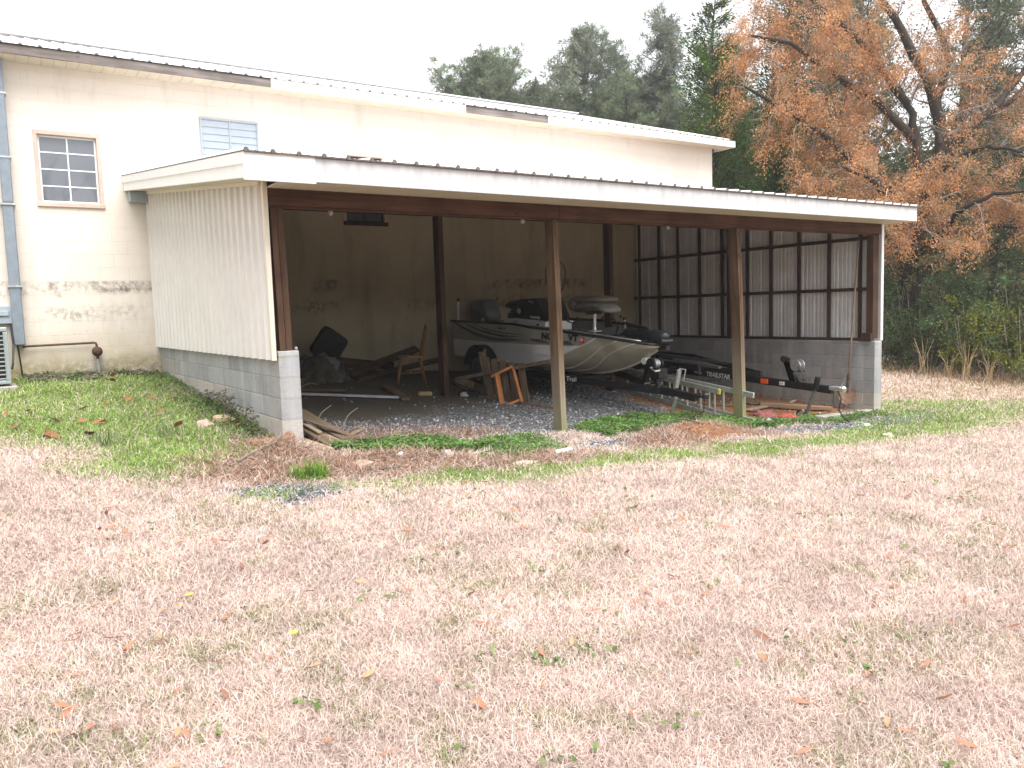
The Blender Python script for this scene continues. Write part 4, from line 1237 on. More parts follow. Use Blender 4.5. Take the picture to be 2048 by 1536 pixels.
for sg in (-1, 1):
    mb.cur = 0
    rows = [[], [], []]
    for y in ys:
        w = hw(y); g = interp(GUN, y); c = min(interp(CHN, y), g - .004); st = min(max(interp(STR, y), c + .002), g - .002); k = min(interp(KEL, y), c - .002)
        wc = w - .05 * min(1, (y - 8.1) / 1.0) if c < g - .01 else w
        ws = wc + (w - wc) * (st - c) / max(g - c, .01)
        rows[0].append([(XC + sg * w, y, g), (XC + sg * (w * .5 + ws * .5 + .012), y, (g + st) / 2), (XC + sg * ws, y, st)])
        rows[1].append([(XC + sg * ws, y, st), (XC + sg * (ws * .5 + wc * .5 + .008), y, (st + c) / 2), (XC + sg * wc, y, c)])
        b = []
        for i in range(9):
            f = i / 8; bulge = math.sin(math.pi * f)
            b.append((XC + sg * wc * (1 - f) + sg * .05 * bulge * (wc > .05), y, c + (k - c) * f ** .85 - .02 * bulge))
        rows[2].append(b)
    for m, r in enumerate(rows):
        mb.cur = m; mb.grid(r if sg < 0 else [list(reversed(q)) for q in r])
mb.cur = 0
y = YS; w = hw(y); mb.add([(XC - w, y, 1.31), (XC - w + .05, y, .70), (XC, y, .52), (XC + w - .05, y, .70), (XC + w, y, 1.31), (XC + .3, y, 1.22), (XC - .3, y, 1.22)], [tuple(range(7))])
hull = mb.build('hull', [m_hull_side, m_hull_white, m_hull_bot], BO, smooth=True)
# strakes pressed into the bow, running from the gunwale down to the keel
STK = [[(8.94, 1.045, 0.0), (9.21, .925, 0.0), (9.59, .765, 0.0), (9.83, .705, 0.0), (10.2, .655, 0.0), (11.2, .67, 0.0)]]
def bottom_pt(y, f, off=.006):
    w = hw(y); g = interp(GUN, y); c = min(interp(CHN, y), g - .004); k = min(interp(KEL, y), c - .002)
    wc = w - .05 * min(1, (y - 8.1) / 1.0) if c < g - .01 else w
    bulge = math.sin(math.pi * f)
    return (XC - wc * (1 - f) - .05 * bulge * (wc > .05) - off, y, c + (k - c) * f ** .85 - .02 * bulge - off * .4)
mb = MB()
mb.tube([bottom_pt(y, 0, .008) for y in [8.96 + i * .13 for i in range(20)]], .014, 6)
for y0, f1, y1 in ((8.60, .50, 10.8), (8.36, .72, 10.6)):
    pts = []
    for i in range(22):
        t_ = i / 21; y = y0 + (y1 - y0) * t_
        f = f1 * min(1, (t_ * 2.2)) ** .75
        pts.append(bottom_pt(y, f))
    mb.tube(pts, [.010 + .004 * min(1, i / 4) for i in range(22)], 6)
mb.tube([(XC, y, interp(KEL, y) - .008) for y in [8.14 + i * .16 for i in range(27)]], .016, 6)
mb.build('strakes', M_plain('bare strake', (.66, .63, .55), .4, .2, 6, .1), hull, smooth=True)
mb = MB()
for sg in (-1, 1):
    pts = [(XC + sg * (hw(y) + .006), y, interp(GUN, y)) for y in ys]
    mb.tube(pts, .022, 6)
gw = mb.build('gunwale', m_rail, BO, smooth=True)
mb = MB()
pts = [(XC - hw(y) + .012, y, interp(GUN, y) + .026) for y in ys if 8.3 < y < 10.1]
mb.tube(pts, .011, 6); pts = [(XC + hw(y) - .012, y, interp(GUN, y) + .026) for y in ys if 8.3 < y < 10.1]; mb.tube(pts, .011, 6)
mb.build('gunwale_trim', m_rail_b, gw, smooth=True)
# decks
def deck(y0, y1, drop):
    mb = MB(); rows = []
    for i in range(13):
        y = y0 + (y1 - y0) * i / 12; w = max(hw(y) - .02, .01); z = interp(GUN, y) - drop
        rows.append([(XC - w, y, z), (XC, y, z + .005), (XC + w, y, z)])
    mb.grid(rows)
    return mb
deck(8.14, 9.75, .02).build('deck', m_deck, BO)
mb = deck(9.76, 11.9, .40); mb.add([(XC - .74, 9.75, .80), (XC + .74, 9.75, .80), (XC + .74, 9.75, 1.14), (XC - .74, 9.75, 1.14)], [(0, 1, 2, 3)]); mb.build('cockpit_floor', m_deck, BO)
deck(11.9, 12.49, .03).build('deck', m_deck, BO)
mb = MB(); mb.bbox((XC - .04, 8.02, .85), (XC + .04, 8.2, .925), .012); mb.build('bow_cap', m_rail, BO)
# decals along the side: sweeping dark stripes, a maker's strip and a small flag
def side_pt(y, f, off=.016):                          # f = 0 at the gunwale, 1 at the stripe line
    w = hw(y); g = interp(GUN, y); st = interp(STR, y)
    return (XC - w - off, y, g + (st - g) * f)
mb = MB()
for y0, y1, f0, f1, th in ((12.35, 10.35, .05, .80, .17), (12.0, 10.3, .08, .62, .08), (11.7, 10.2, .10, .50, .05), (11.45, 10.1, .30, .78, .035)):
    a = []; b = []
    for i in range(17):
        t_ = i / 16; y = y0 + (y1 - y0) * t_; f = f0 + (f1 - f0) * (1 - (1 - t_) ** 2.4); h = th * math.sin(math.pi * min(1, t_ * .9 + .1)) ** .8 + .005
        a.append(side_pt(y, f)); b.append(side_pt(y, min(f + h, .98)))
    mb.grid([a, b])
mb.build('stripe_decal', m_decal, hull)
mb = MB()
mb.grid([[side_pt(10.06, .66), side_pt(9.90, .63), side_pt(9.70, .78)], [side_pt(10.0, .78), side_pt(9.86, .84), side_pt(9.66, .84)]])
mb.grid([[side_pt(9.57, .68), side_pt(9.35, .64)], [side_pt(9.56, .92), side_pt(9.26, .95)]])
mb.build('side_decal', m_decal, hull)
p = side_pt(9.76, .42, .022); q = side_pt(9.55, .42, .022)
text('registration_lettering', 'NC 5', .135, side_pt(9.82, .44, .022), Vector(q) - Vector(p), (0, 0, 1), m_black, BO, .007, .002, 1.05)
p = side_pt(9.30, .36, .02); q = side_pt(9.12, .36, .02)
text('registration_lettering', 'VT', .135, side_pt(9.345, .42, .028), Vector(q) - Vector(p), (0, 0, 1), m_black, BO, .007, .002, 1.05)
mb = MB(); a = Vector(side_pt(9.165, .26, .022)); b = Vector(side_pt(9.085, .26, .026)); mb.add([a, b, b - Vector((0, 0, .09)), a - Vector((0, 0, .09))], [(0, 1, 2, 3)])
stk = mb.build('sticker', m_red, BO)
text('sticker_number', '20', .055, a + (b - a) * .12 + Vector((-.003, 0, -.04)), b - a, (0, 0, 1), m_white, stk, .001, .001, .9)
text('name_lettering', 'Classic 16', .055, side_pt(10.95, .24, .022), Vector(side_pt(10.6, .24)) - Vector(side_pt(10.95, .24)), (0, 0, 1), m_black, BO, .001, .001)
# side console: aluminium box with black covered wheel and windscreen
CO = MB()
CO.prism([(7.36, 11.30, 1.20), (7.36, 10.02, 1.14), (7.36, 10.02, 1.285), (7.36, 10.3, 1.31), (7.36, 10.85, 1.345), (7.36, 11.1, 1.345)], (.55, 0, 0))
con = CO.build('console', M_plain('brushed aluminium', (.74, .74, .74), .4, .2, 40, .12), BO)
mb = MB(); mb.lathe([(.028, 0), (.028, .006), (0, .006)], (7.36, 10.22, 1.235), (-1, 0, 0), 14); mb.build('console_port', m_black, con)
mb = MB(); mb.bbox((7.354, 10.76, 1.27), (7.36, 10.92, 1.31), .002); mb.build('console_badge', m_galv, con)
def lump(mb, c, r, seed=1, amp=.08, n=14, m=10, flat=None):
    rg = random.Random(seed); ph = [rg.uniform(0, 6.28) for _ in range(6)]
    rows = []
    for i in range(m + 1):
        th = math.pi * i / m; row = []
        for j in range(n + 1):
            a = 2 * math.pi * (j % n) / n
            k = 1 + amp * (math.sin(3 * a + ph[0]) * math.sin(2 * th + ph[1]) + .6 * math.sin(5 * a + ph[2] + 2 * th) + .5 * math.sin(4 * th + ph[3] + a))
            p = [c[0] + r[0] * k * math.sin(th) * math.cos(a), c[1] + r[1] * k * math.sin(th) * math.sin(a), c[2] + r[2] * k * math.cos(th)]
            if flat is not None: p[2] = max(p[2], flat)
            row.append(p)
        rows.append(row)
    mb.grid(rows)
mb = MB()
mb.prism([(7.40, 10.90, 1.345), (7.40, 10.05, 1.30), (7.40, 10.10, 1.36), (7.40, 10.25, 1.60), (7.40, 10.42, 1.655), (7.40, 10.72, 1.655), (7.40, 10.86, 1.60), (7.40, 10.95, 1.50)], (.50, 0, 0))
cov = mb.build('console_cover', m_vinyl_b, BO)
mb = MB(); lump(mb, (7.62, 11.02, 1.57), (.26, .36, .085), 3, .05); lump(mb, (7.62, 10.98, 1.46), (.22, .26, .07), 4, .06); mb.build('wheel_cover', m_vinyl_b, cov, smooth=True)
mb = MB(); mb.bbox((7.44, 10.7, 1.34), (7.8, 11.2, 1.44), .02); mb.build('folded_seat', m_vinyl_b, BO)
mb = MB(); mb.lathe([(.042, 0), (.05, .01), (.042, .02), (.02, .025), (0, .025)], (7.385, 10.76, 1.46), (-1, 0, 0), 18); mb.build('steering_hub', m_galv, con)
text('cover_lettering', 'humming', .065, (7.39, 10.46, 1.365), (0, -1, -.05), (0, 0, 1), m_white, cov, .0, .001, 1.05)
text('cover_lettering', 'fishing', .05, (7.39, 10.50, 1.61), (0, -1, -.1), (0, 0, 1), m_galv, cov, .0, .001, 1.0, .2)
# outboard motor
OB = MB()
def rrow(cx, cy, cz, rx, ry, n=20, p=3.0):
    r = []
    for j in range(n + 1):
        a = 2 * math.pi * (j % n) / n; c, s_ = math.cos(a), math.sin(a)
        r.append((cx + rx * math.copysign(abs(c) ** (2 / p), c), cy + ry * math.copysign(abs(s_) ** (2 / p), s_), cz))
    return r
OB.grid([rrow(8, 12.80, 1.18, .15, .22, 24, 5), rrow(8, 12.78, 1.26, .17, .27, 24, 5), rrow(8, 12.76, 1.34, .18, .30, 24, 5), rrow(8, 12.78, 1.48, .18, .285, 24, 5), rrow(8, 12.81, 1.62, .165, .24, 24, 5), rrow(8, 12.82, 1.67, .15, .215, 24, 5), rrow(8, 12.82, 1.69, .11, .17, 24, 5), rrow(8, 12.82, 1.695, .001, .001, 24, 5)])
ob = OB.build('outboard_motor', m_outb, BO, smooth=True)
mb = MB(); mb.bbox((7.9, 12.52, .9), (8.1, 12.62, 1.25), .02); mb.bbox((7.93, 12.6, .55), (8.07, 12.85, 1.19), .03); mb.bbox((7.96, 12.58, .36), (8.04, 12.95, .56), .03); mb.build('motor_leg', m_outb, ob)
mb = MB()
for dz in (0, .05, .10): mb.bar((7.812, 12.93, 1.53 - dz), (7.812, 12.52, 1.36 - dz), .006, .022)
mb.build('motor_stripe', m_decal, ob)
text('motor_number', '40', .10, (7.806, 12.62, 1.31), (0, -1, 0), (0, 0, 1), m_white, ob, .002, .001)
# stern light pole
mb = MB(); mb.tube([(7.22, 12.46, 1.29), (7.22, 12.44, 1.67)], .011, 8); pl = mb.build('light_pole', m_white, BO)
mb = MB(); mb.lathe([(.012, 0), (.024, .01), (.024, .05), (.0, .06)], (7.22, 12.44, 1.66), (0, 0, 1), 10); mb.build('light_cap', m_black, pl)
# bow seat on a pedestal: folded tan bucket
st = MB(); st.tube([(7.72, 9.27, 1.10), (7.72, 9.26, 1.43)], .022, 10); ped = st.build('seat_pedestal', m_white, BO)
mb = MB(); mb.lathe([(.11, 0), (.11, .012), (.03, .03), (.026, .05)], (7.72, 9.27, 1.125), (0, 0, 1), 16); mb.build('pedestal_base', m_rail_b, ped)
mb = MB(); mb.prism([(7.60, 9.40, 1.505), (7.60, 9.16, 1.50), (7.60, 9.25, 1.38), (7.60, 9.30, 1.38)], (.24, 0, 0)); mb.build('seat_bracket', m_black, ped)
def cushion(mb, c, sx, sy, sz, rx, p=3.2, seed=0):
    """rounded pad tilted about x"""
    rows = []; n = 22; m = 9
    ca, sa = math.cos(rx), math.sin(rx)
    for i in range(m + 1):
        th = math.pi * i / m; s_ = max(math.sin(th), .0) ; k = s_ ** .6; zz = math.cos(th) * sz
        row = []
        for j in range(n + 1):
            a = 2 * math.pi * (j % n) / n; cx, cy = math.cos(a), math.sin(a)
            x = sx * k * math.copysign(abs(cx) ** (2 / p), cx); y = sy * k * math.copysign(abs(cy) ** (2 / p), cy)
            row.append((c[0] + x, c[1] + y * ca - zz * sa, c[2] + y * sa + zz * ca))
        rows.append(row)
    mb.grid(rows)
mb = MB(); cushion(mb, (7.72, 9.30, 1.50), .24, .30, .075, -.12); cushion(mb, (7.72, 9.56, 1.54), .235, .11, .125, .3); sc_ = mb.build('seat_cushion', m_vinyl_t, BO, smooth=True)
mb = MB(); cushion(mb, (7.72, 9.24, 1.60), .235, .37, .062, .02); mb.build('seat_back', m_vinyl_t, BO, smooth=True)
mb = MB(); cushion(mb, (7.72, 8.99, 1.485), .20, .18, .055, .38); mb.build('seat_flap', M_plain('worn pale vinyl', (.16, .15, .13), .6, 0, 12, .3), sc_, smooth=True)
# rod holder
mb = MB(); mb.tube([(7.45, 9.46, 1.15), (7.45, 9.46, 1.25)], .014, 6); mb.tube([(7.45, 9.60, 1.36), (7.45, 9.58, 1.29), (7.45, 9.46, 1.26), (7.45, 9.38, 1.29), (7.45, 9.34, 1.35)], .010, 6)
mb.tube([(7.45, 9.55, 1.28), (7.45, 9.53, 1.34)], .008, 6); mb.bbox((7.42, 9.42, 1.12), (7.48, 9.50, 1.16), .006); mb.build('rod_holder', m_black, BO)
# bow trolling motor lying on the deck
TM = MB(); TM.tube([(8.0, 8.90, 1.10), (8.0, 8.62, 1.09), (8.0, 8.58, 1.085)], [.062, .066, .066], 14); TM.tube([(8.0, 8.58, 1.085), (8.0, 8.12, 1.055), (8.0, 8.04, 1.045)], [.078, .078, .05], 16)
tm = TM.build('trolling_motor', M_plain('blue black motor shell', (.03, .033, .04), .35, .1, 6, .2), BO, smooth=True)
mb = MB(); mb.bbox((7.90, 8.05, .94), (8.06, 8.35, 1.03), .02); mb.tube([(7.9, 8.05, .99), (8.02, 7.98, .99), (8.08, 8.08, 1.0)], .03, 8); mb.build('motor_mount', m_black, tm)
mb = MB(); mb.tube([(8.02, 8.95, 1.06), (8.02, 8.93, 1.20), (8.0, 8.92, 1.29)], .014, 8); hd = mb.build('control_handle', m_rail_b, tm)
mb = MB(); mb.lathe([(0, -.028), (.02, -.02), (.028, 0), (.02, .02), (0, .028)], (8.0, 8.92, 1.31), (0, 0, 1), 10); mb.lathe([(0, -.024), (.018, -.015), (.022, 0), (.018, .015), (0, .024)], (8.0, 9.0, 1.34), (0, 0, 1), 10); mb.build('handle_knob', m_black, hd)
mb = MB(); mb.tube([(8.0, 9.12, 1.05), (8.0, 9.06, 1.20), (8.0, 9.14, 1.30), (8.0, 9.36, 1.35), (8.0, 9.44, 1.31), (8.0, 9.40, 1.27)], .012, 7)
mb.tube([(8.0, 8.94, 1.25), (8.05, 8.75, 1.20), (8.05, 8.55, 1.17), (8.02, 8.45, 1.15)], .022, 7)
for i in range(5): mb.tube([(7.92 + .03 * i, 8.95 + .04 * i, 1.06), (7.95 + .02 * i, 8.8, 1.11 + .01 * i), (8.05, 8.55 + .03 * i, 1.18 - .01 * i)], .010, 5)
mb.bbox((7.82, 8.95, 1.04), (8.1, 9.5, 1.075), .01); mb.build('motor_cable', m_black, tm)
# bow line hanging from the bow
mb = MB(); mb.tube([(7.93, 8.35, .99), (7.92, 8.34, .9), (7.93, 8.33, .8)], .004, 5); mb.build('bow_cord', m_white, BO)

# landing net standing in the boat beside the console
NE = thing('landing_net', 'black framed landing net standing upright in the boat beside the console', 'net', (7.55, 10.12, 1.12))
mb = MB(); mb.tube([(7.55, 10.14, 1.10), (7.55, 10.06, 1.42)], .012, 8); mb.build('handle', m_white_metal, NE)
mb = MB(); mb.tube([(7.55, 10.06, 1.40), (7.55, 10.05, 1.66)], .02, 8)
hoop = [(7.55, 10.05 + .0, 1.62), (7.55, 10.13, 1.72), (7.55, 10.20, 1.88), (7.55, 10.235, 2.04), (7.55, 10.19, 2.17), (7.55, 10.04, 2.235), (7.55, 9.84, 2.19), (7.55, 9.74, 2.06), (7.55, 9.78, 1.84), (7.55, 9.90, 1.70), (7.55, 10.04, 1.62)]
mb.tube(smooth_path(hoop, 4), .010, 6); mb.build('hoop', m_black, NE, smooth=True)
mb = MB()
for i in range(7):
    f = (i + .5) / 7
    mb.tube([(7.55, 9.80 + .38 * f, 2.15), (7.60, 9.86 + .28 * f, 1.9), (7.57, 9.93 + .16 * f, 1.72)], .0022, 3)
mb.build('netting', m_black, NE)

# ---------------------------------------------------------------- trailers
m_rim = M_plain('dull grey wheel rim', (.10, .10, .105), .5, .3, 8, .3)
def wheel(parent, x, y, z, r=.33, w=.2, side=-1):
    mb = MB(); prof = [(r * .6, -w / 2), (r * .9, -w / 2), (r * .98, -w * .38), (r, -w * .2), (r, w * .2), (r * .98, w * .38), (r * .9, w / 2), (r * .6, w / 2)]
    mb.lathe(prof, (x, y, z), (1, 0, 0), 36, True)
    for k in range(36):
        a = 2 * math.pi * k / 36
        p = Vector((x - w * .38, y + math.cos(a) * r * 1.0, z + math.sin(a) * r * 1.0)); mb.bar(p, p + Vector((w * .76, 0, 0)), .018, .012, (0, math.cos(a), math.sin(a)), .002)
    wh = mb.build('wheel', m_rubber, parent, smooth=False)
    mb = MB(); mb.lathe([(r * .62, side * w * .46), (r * .56, side * w * .40), (r * .50, side * w * .2), (r * .22, side * w * .24), (r * .16, side * w * .44), (0, side * w * .46)], (x, y, z), (1, 0, 0), 28); mb.build('rim', m_rim, wh)
    return wh
def fender(parent, x, y, z, r, w):
    mb = MB(); n = 14; rows = []
    for i in range(n + 1):
        a = math.pi * (i / n) * .92 + .12
        c, s_ = math.cos(a), math.sin(a)
        rows.append([(x - w / 2, y + c * r, z + s_ * r - .03), (x - w / 2, y + c * r, z + s_ * r), (x + w / 2, y + c * r, z + s_ * r), (x + w / 2, y + c * r, z + s_ * r - .03)])
    mb.grid(rows); return mb.build('fender', m_blackpaint, parent, smooth=False)

def tz(y): return .235 + (y - 7.46) * .085 if y < 10 else .451 + (y - 10) * .03
T1 = thing('boat_trailer', 'black trailer carrying the boat, galvanised jack leg at its tongue', 'trailer', (XC, 9.5, .0))
mb = MB()
for sg in (-1, 1):
    mb.bar((XC + sg * .62, 12.3, tz(12.3)), (XC + sg * .62, 9.9, tz(9.9)), .06, .10); mb.bar((XC + sg * .62, 9.92, tz(9.92)), (XC + sg * .06, 8.15, tz(8.15)), .06, .10)
mb.bar((XC, 8.5, tz(8.5) - .004), (XC, 7.5, tz(7.5)), .085, .10)
for y in (11.4, 9.95): mb.bar((XC - .6, y, tz(y) - .09), (XC + .6, y, tz(y) - .09), .06, .07)
mb.bar((XC - .75, 11.45, .51), (XC + .75, 11.45, .51), .06, .06)
fr1 = mb.build('frame', m_blackpaint, T1)
mb = MB()
mb.bar((XC - .50, 12.1, .57), (XC - .50, 10.3, .53), .07, .05); mb.build('bunk', m_deck, T1)
mb = MB(); mb.bar((XC + .50, 12.1, .57), (XC + .50, 10.3, .53), .07, .05); mb.build('bunk', m_deck, T1)
wheel(T1, XC - .93, 11.45, .52); wheel(T1, XC + .93, 11.45, .46, side=1)
fender(T1, XC - .93, 11.45, .52, .40, .25); fender(T1, XC + .93, 11.45, .46, .40, .25)
mb = MB(); mb.bbox((XC - .06, 7.36, .245), (XC + .06, 7.52, .30), .012); mb.lathe([(.045, -.02), (.05, .03), (.03, .055), (0, .06)], (XC, 7.34, .26), (0, 0, 1), 12); mb.build('coupler', m_black, T1)
# winch stand
mb = MB(); mb.bar((XC, 8.52, .33), (XC, 8.40, .66), .08, .07, (0, 1, 0)); mb.bar((XC, 8.20, .31), (XC, 8.36, .60), .06, .05, (0, 1, 0)); mb.bbox((XC - .10, 8.10, .46), (XC + .07, 8.30, .61), .015)
ws = mb.build('winch_stand', m_blackpaint, T1)
mb = MB(); mb.lathe([(.0, -.06), (.05, -.06), (.05, .06), (0, .06)], (XC - .0, 8.46, .70), (1, 0, 0), 18); mb.build('bow_roller', m_white, ws)
mb = MB(); mb.lathe([(0, -.09), (.085, -.09), (.085, -.06), (.04, -.055), (.04, .055), (.085, .06), (.085, .09), (0, .09)], (XC - .02, 8.27, .67), (1, 0, 0), 22); mb.build('winch', m_blackpaint, ws)
mb = MB(); mb.lathe([(.04, -.052), (.066, -.05), (.066, .05), (.04, .052)], (XC - .02, 8.27, .67), (1, 0, 0), 18); mb.build('winch_strap', m_galv, ws)
mb = MB(); mb.tube([(XC - .12, 8.22, .62), (XC - .16, 8.22, .62), (XC - .17, 8.12, .58), (XC - .17, 8.02, .60)], .009, 6); mb.tube([(XC - .17, 8.03, .585), (XC - .26, 8.03, .585)], .014, 6); mb.build('crank', m_rail_b, ws)
for i, y in enumerate((8.45, 8.30)):
    mb = MB(); mb.bar((XC - .05, y, tz(y) + .058), (XC + .05, y, tz(y) + .058), .03, .012); mb.tube([(XC - .05, y, tz(y) + .06), (XC - .05, y, tz(y) - .07)], .007, 6); mb.build('u_bolt', m_rail_b, fr1)
# jack
mb = MB(); mb.tube([(XC - .06, 7.76, .60), (XC - .06, 7.82, .36)], .033, 12); jk = mb.build('jack', m_galv, T1)
mb = MB(); mb.tube([(XC - .06, 7.82, .22), (XC - .05, 7.95, -.06)], .026, 12); mb.lathe([(.03, 0), (.045, -.01), (.07, -.035), (.075, -.05)], (XC - .05, 7.965, -.055), (0, 0, 1), 10); mb.bbox((XC - .13, 7.90, -.115), (XC + .03, 8.05, -.098), .004); mb.build('jack_leg', m_galv, jk)
mb = MB(); mb.tube([(XC - .06, 7.76, .60), (XC - .06, 7.755, .62), (XC - .02, 7.68, .61), (XC - .02, 7.72, .46)], .009, 6); mb.build('jack_handle', m_galv, jk)
mb = MB(); p = Vector((7.83, 8.92, tz(8.92) + .002)); d = Vector((.56, -1.77, -.15)).normalized(); n_ = Vector((-.95, -.3, 0)).normalized()
mb.bar(p + n_ * .002, p + d * .13 + n_ * .002, .022, .05, (0, 0, 1), .006); ml = mb.build('marker_light', m_orange_l, T1)
p0 = Vector((XC - .62, 9.92, tz(9.92))); p1 = Vector((XC - .06, 8.15, tz(8.15))); dd = (p1 - p0).normalized()
pt = p0 + dd * .30 + Vector((-.95, -.30, 0)) * .035
text('frame_lettering', 'Trail', .095, pt, dd, (0, 0, 1), m_white, T1, .001, .001, 1.05)
mb = MB(); mb.tube([(XC, 7.36, .23), (XC + .02, 7.40, .05), (XC - .04, 7.55, -.02), (XC - .10, 7.50, .08), (XC - .05, 7.42, .2)], .008, 6)
mb.lathe([(.03, -.006), (.042, -.006), (.042, .006), (.03, .006)], (XC - .03, 7.45, .02), (1, .4, 0), 14, True); mb.build('safety_chain', m_rust, T1)

X2 = 10.45
def t2z(y): return .165 + (y - 7.1) * .058 if y < 10.6 else .368 + (y - 10.6) * .02
T2 = thing('boat_trailer', 'empty black trailer with winch and wheeled jack along the grey block wall', 'trailer', (X2, 9.5, -.1))
mb = MB()
mb.bar((X2, 9.2, t2z(9.2)), (X2, 7.12, t2z(7.12)), .085, .11)
mb.bar((X2 - .015, 12.6, t2z(12.6) - .004), (X2 - .015, 9.1, t2z(9.1) - .004), .08, .11)
for sg in (-1, 1):
    mb.bar((X2 + sg * .62, 12.6, t2z(12.6) + .16), (X2 + sg * .62, 10.4, t2z(10.4) + .16), .06, .10); mb.bar((X2 + sg * .62, 10.42, t2z(10.42) + .16), (X2 + sg * .04, 8.45, t2z(8.45) + .09), .05, .08)
for y in (10.2, 11.6): mb.bar((X2 - .62, y, t2z(y) + .0), (X2 + .62, y, t2z(y)), .05, .07)
mb.bar((X2 - .8, 11.7, .27), (X2 + .8, 11.7, .27), .06, .06)
mb.build('frame', m_blackpaint, T2)
for sg in (-1, 1):
    mb = MB(); mb.bar((X2 + sg * .42, 12.5, .62), (X2 + sg * .30 , 9.0, .44), .09, .045)
    for y in (9.4, 11.2): mb.bar((X2 + sg * .36, y, t2z(y)), (X2 + sg * .36, y, .45 + (y - 9) * .05), .03, .03)
    mb.build('bunk', m_deck, T2)
wheel(T2, X2 - .92, 11.7, .23, .32); wheel(T2, X2 + .92, 11.7, .19, .32, side=1)
fender(T2, X2 - .92, 11.7, .23, .39, .24); fender(T2, X2 + .92, 11.7, .19, .39, .24)
mb = MB(); mb.bbox((X2 - .05, 6.96, .165), (X2 + .05, 7.16, .225), .012); mb.lathe([(.042, -.03), (.05, .02), (.03, .045), (0, .05)], (X2, 6.95, .185), (0, 0, 1), 14); cp = mb.build('coupler', m_alu, T2)
mb = MB(); mb.tube([(X2, 6.98, .22), (X2 + .01, 6.93, .30), (X2, 6.93, .36)], .005, 5); mb.tube([(X2 + .02, 7.0, .22), (X2 + .03, 6.97, .30)], .004, 5); mb.build('coupler_pin', m_galv, cp)
mb = MB()
mb.prism([(X2 - .035, 7.98, .58), (X2 - .035, 7.80, .20), (X2 - .035, 7.62, .20), (X2 - .035, 7.72, .20), (X2 - .035, 7.86, .58)], (.07, 0, 0))
mb.bar((X2, 7.88, .42), (X2, 7.62, .19), .05, .05, (0, 1, 0)); mb.bar((X2, 7.92, .58), (X2, 7.78, .22), .07, .11, (0, 1, 0)); mb.bar((X2, 7.90, .43), (X2, 7.62, .42), .07, .02)
w2 = mb.build('winch_stand', m_blackpaint, T2)
mb = MB(); mb.lathe([(0, -.05), (.05, -.05), (.04, 0), (.05, .05), (0, .05)], (X2, 7.96, .60), (1, 0, 0), 18); mb.bar((X2 - .03, 7.95, .6), (X2 - .03, 7.84, .585), .02, .08); mb.build('bow_roller', m_rubber, w2)
mb = MB(); mb.lathe([(0, -.06), (.088, -.06), (.088, -.045), (.035, -.04), (.035, .04), (.088, .045), (.088, .06), (0, .06)], (X2, 7.73, .51), (1, 0, 0), 26); mb.lathe([(0, -.07), (.04, -.07), (.04, -.058)], (X2, 7.66, .50), (1, 0, 0), 14); mb.build('winch', m_galv, w2)
mb = MB(); mb.tube([(X2 - .08, 7.63, .50), (X2 - .11, 7.63, .50), (X2 - .11, 7.56, .40), (X2 - .11, 7.52, .31)], .009, 6); mb.tube([(X2 - .10, 7.52, .31), (X2 - .20, 7.49, .315)], .017, 8); mb.build('crank', m_black, w2)
mb = MB(); mb.tube([(X2 - .07, 7.32, .35), (X2 - .07, 7.36, .16)], .042, 12); j2 = mb.build('jack', m_blackpaint, T2)
mb = MB(); mb.tube([(X2 - .07, 7.36, .17), (X2 - .07, 7.52, -.22)], .026, 12); mb.build('jack_leg', M_plain('grey jack tube', (.16, .17, .18), .5, .4, 12, .2), j2)
mb = MB(); mb.lathe([(.02, -.03), (.07, -.032), (.082, -.02), (.082, .02), (.07, .032), (.02, .03)], (X2 - .09, 7.60, -.235), (1, -.2, 0), 22, True); mb.build('jack_wheel', m_rubber, j2)
mb = MB(); mb.bar((X2 - .05, 7.52, -.16), (X2 - .05, 7.62, -.24), .012, .05); mb.bar((X2 - .13, 7.52, -.16), (X2 - .13, 7.62, -.24), .012, .05); mb.build('jack_fork', m_alu, j2)
mb = MB(); mb.bbox((X2 - .062, 8.24, t2z(8.3) - .04), (X2 - .044, 8.38, t2z(8.3) + .035), .006); mb.build('marker_light', m_orange_l, T2)
mb = MB(); mb.bbox((X2 - .0455, 7.93, t2z(7.95) - .025), (X2 - .044, 8.03, t2z(7.95) + .03), .0005); dc = mb.build('number_decal', m_white, T2)
text('decal_number', '271', .045, (X2 - .0475, 8.02, t2z(7.97)), (0, -1, -.058), (0, 0, 1), m_black, dc, .0, .0008, .95)
text('frame_lettering', 'TRAILSTAR', .105, (X2 - .064, 9.52, t2z(9.5) - .016), (0, -1, -.058), (0, 0, 1), m_white, T2, .005, .001, 1.0, .15)
text('frame_lettering', 'TRACKER', .042, (X2 - .064, 9.80, t2z(9.74) - .01), (0, -1, -.058), (0, 0, 1), m_white, T2, .0008, .001, 1.05, .15)
mb = MB(); mb.tube([(X2 - .02, 7.02, .17), (X2, 6.98, .05), (X2 - .02, 7.0, -.12), (X2 + .02, 6.94, -.25), (X2 + .10, 6.90, -.29)], .010, 6); mb.tube([(X2 - .03, 7.08, .14), (X2 - .05, 7.08, .0), (X2 - .04, 7.06, -.07)], .006, 5); mb.build('wiring_cable', m_black, T2)

